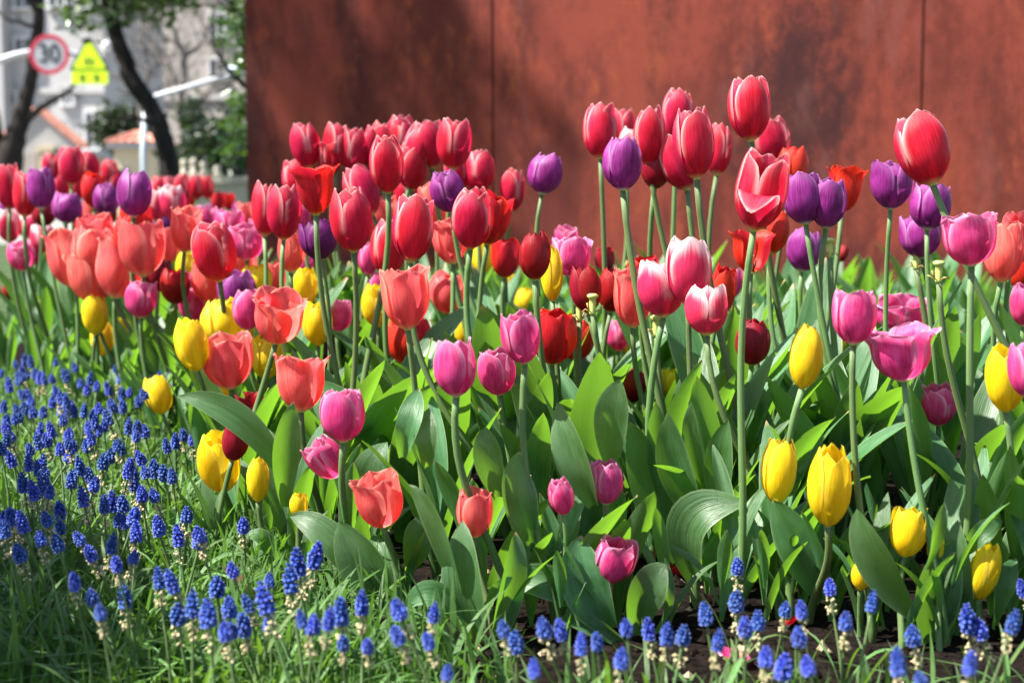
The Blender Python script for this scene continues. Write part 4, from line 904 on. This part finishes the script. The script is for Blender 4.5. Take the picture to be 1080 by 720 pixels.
for i, (k, x, y, h, wpx, tilt, op, suf, d) in enumerate(tul):
    rg = random.Random(1000 + i); s = px(d); H = h*s*1.03*(1.12 if x < 262 else 1); Rr = (wpx if wpx else h*RATIO[k]) * s / 2 * (1.14 if x < 262 else 1) * (.99 - .06*max(0, op-.5))
    op += {'R': .08, 'C': .14, 'P': .14, 'W': .14, 'S': .08}.get(k, .02)
    c = at(x, y, d); fwd = rg.gauss(-.05, .11); tilt += rg.gauss(0, 3.5)
    ax = Vector((math.sin(R(tilt)), fwd, math.cos(R(tilt)))).normalized(); bot = c - ax*H*.5
    cand = []
    for _ in range(7):                  # of a few stances, the one whose stem crosses the fewest blooms behind it
        base = Vector((bot.x + (bot.z * max(-.05, rg.gauss(.10, .10)) if tilt < 10 else -bot.z*.15) - ax.x*bot.z*.25, max(d + rg.gauss(.01, .03), float(np.interp(x, DX, DY_))), 0))
        cand.append((sum(hides([base.lerp(bot, q) + Vector((0, .02, 0))]) for q in (.2, .35, .5, .65, .8)), len(cand), base))
    base = min(cand)[2]
    if (x, y) in ((973, 157),): base.x = bot.x + .17
    lab = NAME[k] + ' ' + suf
    tt = thing('tulip', lab, 'tulip', base, group='tulips in the flower bed')
    org = base; fine = h >= 30
    _, Q = stem_mesh(tt, Vector((0, 0, -.01)), bot - org, ax, .0030 + .0011*min(1.3, H/.075))
    fl = core_mb(Rr, H).build('flower', [M['pistil'], M['anther']], tt, True); fl.location = bot - org
    fl.rotation_euler = Vector((0, 0, 1)).rotation_difference(ax).to_euler()
    a0 = rg.uniform(0, 6.28)
    if h >= 24:
        for j in range(6):
            ly = j % 2; dr = 0
            if (x, y) == (803, 202) and j == 0: dr = 1.25; a0 = -math.pi/2 - .25
            if (x, y) == (793, 265):
                a0 = 1.05
                if j in (3, 4): continue
            P, F, uv = petal_geo(Rr, H, op, ly, a0 + j*math.pi/3, rg, fine, {'R': .35, 'S': .5, 'D': .9, 'C': .7, 'Y': .55, 'P': .8, 'V': .55, 'U': .5, 'W': .6}[k] * 1.3, dr)
            mesh('petal', P, F, M[k], fl, True, uv)
    else:                               # too small in the photo to tell the petals apart
        mbV = []; mbF = []; mbU = []
        for j in range(6):
            P, F, uv = petal_geo(Rr, H, op, j % 2, a0 + j*math.pi/3, rg, False)
            b = len(mbV); mbV += list(P); mbF += [tuple(q + b for q in f) for f in F]; mbU += list(uv)
        mesh('petals', mbV, mbF, M[k], fl, True, np.array(mbU))
    hero = HERO.get((x, y))
    if hero:
        for (b, m, t_, wd, fa) in hero:
            dd = base.y; p0 = at(*b, dd); p2 = at(*t_, dd - .02*math.sin(i + b[0])); p1 = at(*m, dd - .03)
            add_leaf(tt, org, p0, p1, p2, wd*px(dd)*1.05, Vector((math.sin(R(fa)), -math.cos(R(fa)), .45)), rg, fold=.40)
        auto_leaves(tt, 1, .14, rg)
    else:
        L = min(.38, max(.14, .66*bot.z + .08)) if y < 430 else min(.2, max(.10, bot.z*.85))
        L = min(L, .17 + .36*max(0, base.y - float(np.interp(x, DX, DY_))))
        auto_leaves(tt, 4 if h >= 24 else 2, L, rg)

# tulips that have dropped their petals: green seed heads on bare stems
for (x, y, d, lab) in ((611, 333, 2.15, 'bare tulip seed head, left one of two right of the plump scarlet bloom'), (625, 326, 2.1, 'bare tulip seed head, right one of two right of the plump scarlet bloom'),
        (692, 349, 2.05, 'bare tulip seed head with dried filaments below the peach bloom'), (875, 266, 2.3, 'bare tulip seed head on the wall under the violet pair'),
        (990, 292, 2.0, 'bare tulip seed head with black stamens left of the slanting stem'), (966, 279, 2.4, 'bare tulip seed head behind the violet trio stems')):
    rg = random.Random(x); c = at(x, y, d); base = Vector((c.x + rg.uniform(.03, .07), d, 0)); t = thing('spent_tulip', lab, 'tulip', base, group='tulips without petals')
    ax = Vector((-.1, 0, 1)).normalized(); stem_mesh(t, Vector((0, 0, -.01)), c - base - ax*.008, ax, .0045)
    mb = MB(); mb.lathe([(.004, -.008), (.0048, -.004), (.0042, 0), (.005, .008), (.0046, .014), (.0075, .016), (.008, .019), (.004, .021)], (0, 0, 0), 9); o = mb.build('seed_head', M['pistil'], t, True); o.location = c - base
    mb = MB()
    for j in range(5): a = j*1.26 + rg.random(); q = Vector((math.cos(a), math.sin(a), 0)); mb.tube([q*.004 + Vector((0, 0, -.004)), q*.010 + Vector((0, 0, .0)), q*.014 + Vector((0, 0, .006*rg.uniform(-1, 1.5)))], [.0008, .0008, .0013], 5)
    f = mb.build('filaments', M['driedbits'], t, True); f.location = c - base
    auto_leaves(t, 3, .2, rg)

# tulips with leaves only: two read from the photograph, the others fill the bed between the blooms
def clump(base, leaves, lab, grp=None, stem=None):
    t = thing('leafy_tulip', lab, 'tulip', base, group=grp); rg = random.Random(int(base.x*1000) + 7)
    for (b, m, t_, wd, fa) in leaves:
        dd = base.y; add_leaf(t, base, at(*b, dd), at(*m, dd - .02), at(*t_, dd - .03), wd*px(dd)*1.05, Vector((math.sin(R(fa)), -math.cos(R(fa)), .4)), rg, fold=.4)
    if stem: stem_mesh(t, Vector((0, 0, -.01)), at(*stem, base.y) - base, Vector((0, 0, 1)), .006)
    return t
b = at(733, 652, 1.86); b.z = 0; b.y = 1.84; clump(b, [((733, 612), (700, 525), (788, 531), 46, -15), ((740, 612), (744, 590), (757, 560), 16, 20)], 'flowerless tulip with a glowing curled leaf above the blue flowers', None, (733, 606))
b = at(764, 640, 1.9); b.z = 0; b.y = 1.9; clump(b, [((764, 600), (756, 560), (776, 520), 28, 40), ((760, 540), (752, 490), (768, 443), 30, -5), ((740, 548), (704, 500), (705, 436), 36, -25), ((742, 524), (724, 470), (729, 424), 20, 5)], 'flowerless tulip with a thick stem and tall glowing leaves right of centre', None, (762, 560))
b = at(715, 610, 1.95); b.z = 0; b.y = 1.95; clump(b, [((716, 590), (690, 520), (664, 444), 44, -20), ((702, 540), (690, 480), (692, 424), 30, 20)], 'flowerless tulip with a broad dark leaf in the centre of the bed', None)
n = 0; fl_rng = random.Random(77)
while n < 215:
    X, Y = fl_rng.uniform(-1.75, 1.9), 1.72 + 3.6*fl_rng.random()**1.25; pxx = 540 + FPX*X/Y
    if pxx < -30 or pxx > 1130 or Y < np.interp(pxx, DX, DY_) + .08: continue
    if Y > (4.9 if pxx < 540 else 5.1): continue
    t = thing('leafy_tulip', 'flowerless tulip of broad upright green leaves among the blooming ones', 'tulip', (X, Y, 0), group='tulips with leaves only')
    auto_leaves(t, 3, (fl_rng.uniform(.25, .38) if Y > np.interp(pxx, DX, DY_) + .3 else fl_rng.uniform(.15, .22)), random.Random(5000 + n), None, 1.05); n += 1
for (x, y, L_) in ((592, 690, .10), (703, 672, .13), (806, 668, .13), (846, 655, .14), (934, 676, .12), (988, 690, .12), (1062, 676, .14), (1010, 668, .13), (880, 660, .12), (560, 672, .11), (760, 668, .12)):
    d = .5*FPX/(y - HZ); b = at(x, y, d); t = thing('leafy_tulip', 'flowerless tulip of broad upright green leaves among the blooming ones', 'tulip', (b.x, d, 0), group='tulips with leaves only')
    auto_leaves(t, 3, L_, random.Random(x), None, 1.15)
# withered bits: a dry pink leaf, fallen petals
b = at(272, 640, 1.78); b.z = 0; t = thing('dry_leaf', 'dry pinkish tulip leaf leaning over the blue flowers at lower left', 'leaf', b)
add_leaf(t, b, at(273, 634, 1.78), at(258, 612, 1.76), at(234, 597, 1.75), 15*px(1.78), (0, -1, .3), random.Random(3), M['dry'], 'leaf_blade', fold=1.1)
for (x, y, s_, lab) in ((708, 612, 34, 'fallen scarlet petal on the soil left of the thick bare stem'), (716, 618, 18, 'small fallen red petal on the soil by the thick bare stem'), (940, 634, 26, 'fallen dark red petal on the soil between lower right leaves'), (772, 712, 40, 'fallen pink petal on the soil at the bottom edge'),
        (508, 688, 14, 'small red petal scrap on the soil at bottom centre'), (836, 672, 20, 'fallen crimson petal among the blue flowers at lower right'), (925, 508, 16, 'red petal caught between leaves right of the largest yellow bloom'), (680, 556, 18, 'pinkish petal on a leaf right of the rounded pink bloom')):
    d = min(2.6, .5*FPX/(y - HZ)); rg = random.Random(x); c = at(x, y, d); c.z = max(c.z, .012)
    P, F, uv = petal_geo(s_*px(d)*.6, s_*px(d), .5, 0, -math.pi/2, rg, True, 1.2); P = P - P.mean(0)
    o = mesh('fallen_petal', P, F, M['P'] if x == 772 else M['D'] if x in (940, 836) else M['S'], None, True, uv); o.location = c; o.rotation_euler = (R(55 + rg.uniform(-20, 20)), rg.uniform(-.5, .5), rg.uniform(-1, 1))
    props(o, lab, 'petal', 'fallen tulip petals')
# ---------------------------------------------------------------- grape hyacinths
def bell_geo(n=7):                      # one urn-shaped floret hanging along -Z from its stalk
    prof = [(.05, 0), (.62, .14), (.98, .42), (.92, .70), (.60, .90), (.70, 1.0)]
    V = []; F = []; vv = []
    for r, z in prof:
        for k in range(n): a = 2*math.pi*k/n; V.append((r*math.cos(a), r*math.sin(a), -z*1.75)); vv.append(z)
    for i in range(len(prof)-1):
        for k in range(n): F.append((i*n+k, i*n+(k+1) % n, (i+1)*n+(k+1) % n, (i+1)*n+k))
    return np.array(V), F, vv
BV, BF, BVV = bell_geo()
def spike_mesh(seed):
    rg = random.Random(seed); V = []; F = []; U = []; H = .0205*rg.uniform(.68, 1.25); rows = rg.randint(6, 8); full = rg.uniform(.88, 1.12)
    for i in range(rows):
        t = i/(rows-1); z = H*t; rad = .0078*full*(.86 + .14*min(1, 4*t))*(1 - .86*t**2.6) + .0003; m = max(3, int(round(8*(1-.62*t**2)))); sz = .00285*(1 - .42*t**1.5)*rg.uniform(.95, 1.05)
        for k in range(m):
            a = 2*math.pi*(k + .5*(i % 2))/m + rg.gauss(0, .12); tip = R(38 + 80*t + rg.gauss(0, 8))       # low florets hang, top ones point up
            c, s_ = math.cos(tip), math.sin(tip); P = BV*sz*rg.uniform(.88, 1.12)
            x = P[:, 0]*c - P[:, 2]*s_; zz = P[:, 0]*s_ + P[:, 2]*c; yy = P[:, 1]; x = x + rad*.55
            b = len(V); V += [(xx*math.cos(a)-q*math.sin(a), xx*math.sin(a)+q*math.cos(a), z+zc) for xx, q, zc in zip(x, yy, zz)]
            F += [tuple(q+b for q in f) for f in BF]; cq = min(1, max(0, rg.gauss(.45, .25) - .1*(t > .8))); U += [(cq, q) for q in BVV]
    c = MB(); c.lathe([(.0012, -.004), (.004, 0), (.005, H*.4), (.003, H*.85), (.0008, H*1.03)], (0, 0, 0), 8); b = len(V); V += c.V; F += [tuple(q+b for q in f) for f in c.F]; U += [(0, 0)]*len(c.V)
    return V, F, np.array(U)
def faded_mesh(seed):
    rg = random.Random(seed); mb = MB(); n = rg.randint(16, 30)
    for k in range(n):
        z = -.003 - .024*rg.random()**.8; a = rg.uniform(0, 6.28); q = Vector((math.cos(a), math.sin(a), 0)); r = rg.uniform(.004, .0075); p = q*r + Vector((0, 0, z - .002)); sz = rg.uniform(.0012, .0025)
        mb.tube([Vector((0, 0, z)), p], .0004, 4, False)
        mb.add([p + Vector((sz*math.cos(j*1.57+a), sz*math.sin(j*1.57+a), rg.gauss(0, sz*.3))) for j in range(4)] + [p + Vector((0, 0, sz*1.3)), p - Vector((0, 0, sz*1.4))], [(0,1,4),(1,2,4),(2,3,4),(3,0,4),(1,0,5),(2,1,5),(3,2,5),(0,3,5)])
    return mb
def tuft_mesh(seed, n=7, L=.12):
    rg = random.Random(seed); V = []; F = []; U = []
    for k in range(n):
        a = rg.uniform(0, 6.28); c = Vector((math.cos(a), math.sin(a), 0)); l = L*rg.uniform(.6, 1.25); b = rg.uniform(.2, 1.1)
        P, f, uv = leaf_geo(c*.003, c*l*(.15+.25*b) + Vector((0, 0, l*.6)), c*l*(.35+.6*b) + Vector((0, 0, l*(.9-.85*b) + .008)), rg.uniform(.0042, .0068), -c + Vector((0, 0, .8)), rg, fold=.7, nu=3, nv=8, wave=.3)
        q = len(V); V += list(P); F += [tuple(i+q for i in ff) for ff in f]; U += list(uv)
    return V, F, np.array(U)
proto = bpy.data.objects
spikes = []; fadeds = []; tufts = []
def keep(lst, name, V, F, mat, U=None, mi=None):
    o = mesh(name, V, F, mat, None, True, U); lst.append(o.data); proto.remove(o)
for s_ in range(9): keep(spikes, 'flower_spike', *spike_mesh(s_)[:2], M['bell'], spike_mesh(s_)[2])
for s_ in range(6): m_ = faded_mesh(40+s_); keep(fadeds, 'faded_florets', m_.V, m_.F, M['faded'])
for s_ in range(8): V, F, U = tuft_mesh(60+s_, 7 if s_ < 6 else 3); keep(tufts, 'foliage', V, F, M['mleaf'], U)
def child(name, data, parent, loc=(0, 0, 0), rot=(0, 0, 0), sc=1):
    o = bpy.data.objects.new(name, data); C.objects.link(o); o.parent = parent; o.location = loc; o.rotation_euler = rot; o.scale = (sc, sc, sc); return o
def hyacinth(x, y, hpx, lab, grp, seed, fade=.5, zt=None):
    rg = random.Random(seed); z = zt or rg.uniform(.105, .145)
    kk = at(x, y, 1.).z - CAMZ; d = (z - CAMZ) / kk; sc = min(1.25, max(.6, hpx*px(d)/(.0305 if x < 300 else .029))) * rg.uniform(.86, 1.12)
    c = at(x, y, d) - Vector((0, 0, .012*sc)); lean = Vector((rg.gauss(-.01, .02), rg.gauss(0, .018), 0)); base = Vector((c.x, c.y, 0)) - lean
    t = thing('grape_hyacinth', lab, 'grape hyacinth', base, group=grp)
    top = c - base; ax = (Vector((lean.x*8, lean.y*8, 1))).normalized()
    Q = bez((0, 0, -.01), (0, 0, top.z*.4), top - ax*top.z*.35, top, 9); V, F = tube(Q, np.linspace(.0022, .0016, 9)*sc, 6)
    mesh('stem', V, F, M['stem'], t, True, [((i % 6)/6., (i//6)/8.) for i in range(len(V))])
    rot = ax.to_track_quat('Z', 'Y').to_euler(); rot.z += rg.uniform(0, 6.28)
    rot = (rot.x, rot.y, rot.z)
    child('flower_spike', rg.choice(spikes), t, top, ax.to_track_quat('Z', 'Y').to_euler(), sc)
    if rg.random() < fade: child('faded_florets', rg.choice(fadeds), t, top, ax.to_track_quat('Z', 'Y').to_euler(), sc)
    child('foliage', rg.choice(tufts if x < 440 else tufts[6:]), t, (0, 0, 0), (0, 0, rg.uniform(0, 6.28)), rg.uniform(.7, 1.05))
GH = 'grape hyacinths edging the tulip bed'
# the drift on the left, back to front: pixels of the spikes in the crop 0..300 x 360..600, three times enlarged
DR = [(20,305),(35,290),(165,275),(215,285),(230,320),(180,160),(165,185),(210,180),(235,210),(190,215),(200,240),(265,215),(295,225),(345,235),(310,275),(405,265),(430,275),(460,275),(50,65),(80,55),(70,105),(70,160),(30,135),(110,95),(125,110),(175,60),(165,110),(210,105),(240,75),(255,125),(275,145),(305,135),(345,145),(365,90),(385,160),(415,105),(440,145),(440,180),(320,65),(80,200),(55,205),(105,215),(135,215),(20,240),(10,200),(505,110),(545,130),(565,135),(620,125),(390,200),(355,190),(5,330),(0,95),
      (95,330),(125,275),(275,320),(190,330),(345,350),(370,320),(40,365),(90,380),(120,395),(140,425),(110,465),(155,465),(75,440),(225,430),(280,410),(295,440),(405,395),(425,435),(450,360),(520,405),(490,395),(450,470),(490,475),(265,485),(330,510),(360,500),(190,525),(150,550),(420,540),(375,555),(430,595),(35,545),(15,580),(75,565),(190,575),(130,610),(185,625),(255,610),(65,655),(290,655),(350,635),(370,690),(420,670),(505,575),(565,610),(630,595),(590,535),(770,570),(555,310),(530,325),(580,285),(610,300),(150,300),(290,300),(330,260),(300,250),(130,380),(325,370),(385,330),(215,350),(20,265),(60,230)]
drw = random.Random(5)
DR += [(a + drw.choice((-1, 1))*drw.uniform(14, 30), b + drw.uniform(-22, 22)) for a, b in DR[:88] if drw.random() < .38]
for i, (a, b) in enumerate(DR):
    x, y = a/3, 360 + b/3; hh = np.interp(y, [375, 480, 560], [13, 20, 25])
    far = y < 440; mid = y < 500
    lab = 'small blue grape hyacinth at the far end of the drift under the left tulips' if far else 'blue grape hyacinth in the dense middle of the left drift' if mid else 'blue grape hyacinth in the thinning near part of the drift beside the lawn'
    hyacinth(x, y, hh, lab, 'far grape hyacinths of the left drift' if far else 'middle grape hyacinths of the left drift' if mid else 'near grape hyacinths of the left drift', 300+i, .25 if mid else .6)
FR = [ # front and right, one by one
(79,610,25,'lone one nearest the shaded lawn corner'),(98,625,26,'upper of two at the lawn edge'),(106,641,20,'faint low one at the lawn edge'),(132,626,28,'broad one right of the lawn-edge pair'),
(168,608,22,'small one left of a plump double spike'),(183,611,28,'plump one left of the dry pink leaf'),(188,642,28,'left one of a tight trio below the dry leaf'),(203,635,34,'tallest of a tight trio below the dry leaf'),(220,643,32,'right one of a tight trio below the dry leaf'),
(229,613,32,'one left of the tip of the dry pink leaf'),(246,596,24,'one just behind the dry pink leaf'),(242,635,28,'one below the dry pink leaf'),(238,661,26,'left one of a low pair under the dry leaf'),(246,660,22,'right one of a low pair under the dry leaf'),(258,654,28,'upright one right of the low pair'),(263,634,18,'small shaded one at the foot of the dry leaf'),
(210,563,26,'one under the glowing leaf at left'),(331,582,30,'upper right one of three climbing before the front leaves'),(315,590,30,'middle one of three climbing before the front leaves'),(307,609,28,'lower left one of three climbing before the front leaves'),
(284,608,22,'short one right of the dry leaf'),(281,629,36,'large one at the right end of the dry leaf'),(283,653,14,'fading one under the large spike'),(319,651,12,'tiny one left of a leaning front trio'),(330,653,30,'left one of a leaning front trio'),(346,650,28,'middle one of a leaning front trio'),(360,642,28,'right one of a leaning front trio'),
(382,633,30,'one in front of a grey-green leaf blade'),(388,676,20,'fading one under the grey-green leaf blade'),(362,673,26,'shaded one behind the leaning trio'),
(422,637,28,'upper of a pair stacked in front of the coral plant'),(421,664,28,'lower of a pair stacked in front of the coral plant'),(457,644,24,'upper of a pair on dark soil under the curled leaf'),(453,671,26,'lower of a pair on dark soil under the curled leaf'),(472,705,26,'one at the bottom edge left of centre'),
(532,659,18,'faded one left of a pair on bare soil'),(544,672,28,'one right of the faded spike on bare soil'),(575,656,28,'taller left one of a close pair under the horizontal leaf'),(592,660,26,'right one of a close pair under the horizontal leaf'),(564,702,20,'short one at the bottom edge on bare soil'),
(613,677,26,'left one of a pair below the lowest pink tulip'),(630,673,22,'right one of a pair below the lowest pink tulip'),(661,657,26,'one straight under the lowest pink tulip'),(655,690,28,'low one near the bottom edge under the lowest pink tulip'),
(685,661,22,'left one of three right of the lowest pink tulip'),(703,666,24,'middle one of three right of the lowest pink tulip'),(720,664,28,'right one of three right of the lowest pink tulip'),
(745,644,28,'one beside the foot of the thick bare stem'),(757,673,22,'faded-skirted one below the thick bare stem'),(778,593,24,'topmost one over dark soil right of the thick stem'),(777,628,28,'middle of a column right of the thick stem'),(786,655,32,'large lower one of a column right of the thick stem'),(800,650,30,'right neighbour of the large one in the column'),
(876,615,24,'lone one under the largest yellow tulip'),(828,638,24,'left one of a pair by a white-lit leaf'),(846,640,20,'right one of a pair by a white-lit leaf'),(843,665,32,'one below the pair by the white-lit leaf'),(808,687,26,'left one of a bottom trio at lower right'),(826,697,32,'middle one of a bottom trio at lower right'),(853,696,32,'right one of a bottom trio at lower right'),
(892,650,28,'one under the shaded yellow bud'),(919,633,22,'one with a long beige skirt under the shaded yellow bud'),(964,665,28,'one before the big dark leaf at lower right'),(948,696,28,'one low before the big dark leaf'),(973,712,24,'one cut by the bottom edge at lower right'),
(1022,648,34,'left one of an overlapping pair below the low yellow tulip'),(1034,657,30,'right one of an overlapping pair below the low yellow tulip'),(1023,696,30,'one beneath the overlapping pair at lower right'),(1067,653,28,'one near the right edge at the bottom'),(1080,618,18,'one cut by the right edge'),
(925,360,10,'tiny far one behind the magenta tulips'),(990,360,9,'tiny far one left of the one by the slanting stem'),(1027,363,16,'far one on the grass by the slanting stem'),(580,318,9,'tiny far one right of the stubby yellow tulip'),(590,323,10,'tiny far one beside the leaf under the tall yellow tulip'),(608,326,8,'tiny far one under the crumpled dark red tulip'),(640,318,12,'tiny far one between the wilting dark red pair'),
]
for i, (x, y, hh, suf) in enumerate(FR):
    hyacinth(x, y, hh, 'grape hyacinth, ' + suf, GH, 900+i, .75 if hh >= 18 else .2, {925: .2, 990: .2, 1027: .16, 580: .26, 590: .25, 608: .26, 640: .26}.get(x))

# ---------------------------------------------------------------- grass, ground cover, crumbs of soil
def blades(name, X, Y, Lr, Wr, lean, mat, rg, seg=4, kind='stuff', z0=0.):
    n = len(X); L = rg.uniform(*Lr, n); W = rg.uniform(*Wr, n); a = rg.uniform(0, 2*np.pi, n); b = np.abs(rg.normal(0, lean, n)); fa = a + rg.normal(np.pi/2, .5, n)
    t = np.linspace(0, 1, seg+1); V = np.zeros((n, seg+1, 2, 3)); UV = np.zeros((n, seg+1, 2, 2)); sh = rg.random(n)
    for i, q in enumerate(t):
        out = L*(q*.25*b + q**2*.75*b); up = L*q*(1 - .38*np.minimum(b, 1.6)*q)
        cx, cy, cz = X + np.cos(a)*out, Y + np.sin(a)*out, z0 + np.maximum(up, .002); w = W*.5*(1 - q**2.2)*(.65 + .6*np.minimum(q*3, 1)) + 2e-5
        for s_ in (0, 1):
            g = (-1, 1)[s_]; V[:, i, s_, 0] = cx + g*w*np.cos(fa); V[:, i, s_, 1] = cy + g*w*np.sin(fa); V[:, i, s_, 2] = cz; UV[:, i, s_, 0] = .1 + .8*s_; UV[:, i, s_, 1] = q*.9
    V = V.reshape(-1, 3); UV = UV.reshape(-1, 2) + np.repeat(sh*7, (seg+1)*2)[:, None]*0
    base = np.arange(n)[:, None, None]*(seg+1)*2 + (np.arange(seg)*2)[None, :, None] + np.array([0, 1, 3, 2])[None, None, :]
    me = bpy.data.meshes.new(name); Fq = base.reshape(-1, 4); me.vertices.add(len(V)); me.vertices.foreach_set('co', V.ravel())
    me.loops.add(Fq.size); me.loops.foreach_set('vertex_index', Fq.ravel().astype(np.int32)); me.polygons.add(len(Fq)); me.polygons.foreach_set('loop_start', (np.arange(len(Fq))*4).astype(np.int32))
    me.polygons.foreach_set('use_smooth', np.ones(len(Fq), bool)); me.update(calc_edges=True); me.validate()
    l = me.uv_layers.new(name='UVMap'); l.data.foreach_set('uv', UV[Fq.ravel()].astype(np.float32).ravel())
    me.materials.append(mat); o = bpy.data.objects.new(name, me); C.objects.link(o); o['kind'] = kind; return o
BX = np.array([-1.75, -1.22, -.72, -.42, -.27, -.10, -.02]); BY = np.array([4.2, 3.75, 2.95, 2.2, 1.85, 1.55, 1.0])
def left_of_bed(X, Y, m=0.): return X < np.interp(-Y, -BY, BX) - m
def scatter(n, x0, x1, y0, y1, ok, rg):
    X = rg.uniform(x0, x1, n); Y = y0 + (y1-y0)*rg.random(n)**1.5; k = ok(X, Y); return X[k], Y[k]
view = lambda X, Y: (np.abs(X) < .36*Y + .12)
X, Y = scatter(95000, -1.6, .05, 1.1, 4.2, lambda X, Y: left_of_bed(X, Y, -.03) & view(X, Y), nrg)
k = nrg.random(len(X)) < np.where(Y - 1.65 < .35 - .9*(X + .55), .98, .42)
blades('grass', X[k], Y[k], (.022, .060), (.0013, .0028), .6, M['grass'], nrg)['label'] = 'fresh green lawn grass in the lower left corner'
X, Y = scatter(14000, -1.5, .10, 1.35, 3.9, lambda X, Y: left_of_bed(X, Y, -.10) & view(X, Y) & (Y > 1.5), nrg)
blades('ground_cover', X, Y, (.04, .11), (.004, .0075), .95, M['gcover'], nrg, 5)['label'] = 'bright narrow green leaves spread between the blue flowers'
X, Y = scatter(420, -.12, .75, 1.2, 1.50, lambda X, Y: view(X, Y), nrg)
blades('ground_cover', X, Y, (.04, .10), (.0035, .006), .9, M['gcover'], nrg, 5)['label'] = 'thin green leaves along the front edge of the bed'
X, Y = scatter(30000, -1.2, 3.0, 5.0, 8.4, lambda X, Y: view(X, Y) & (Y < 8.4 - (X + 1.415)*.3425 - .05), nrg)
blades('grass', X, Y, (.06, .17), (.004, .007), .45, M['grass'], nrg)['label'] = 'grass strip growing between the bed and the rusty wall'
cr = random.Random(8); mb = MB(); M['litter'] = plain('dry_litter', (.26, .19, .12), .9, .2, .4, 200)
for _ in range(2600):
    X, Y = cr.uniform(-.45, .95), 1.3 + 1.3*cr.random()**1.4; s_ = cr.uniform(.0015, .0065)*(1 if cr.random() < .85 else 1.8); p = Vector((X, Y, s_*.3))
    if left_of_bed(np.array([X]), np.array([Y]))[0]: continue
    mb.m = 1 if cr.random() < .12 else 0; q = [Vector((cr.gauss(0, 1), cr.gauss(0, 1), cr.gauss(0, 1))).normalized()*s_*cr.uniform(.7, 1.2) for _ in range(6)]
    ds = [Vector(v)*s_*cr.uniform(.6, 1.2) for v in ((1,0,0),(0,1,0),(-1,0,0),(0,-1,0),(0,0,1),(0,0,-1))]
    mb.add([p + v for v in ds], [(0,1,4),(1,2,4),(2,3,4),(3,0,4),(1,0,5),(2,1,5),(3,2,5),(0,3,5)])
o = mb.build('soil_crumbs', [M['soil'], M['litter']], None); props(o, 'loose dark crumbs of soil on the bed', kind='stuff')
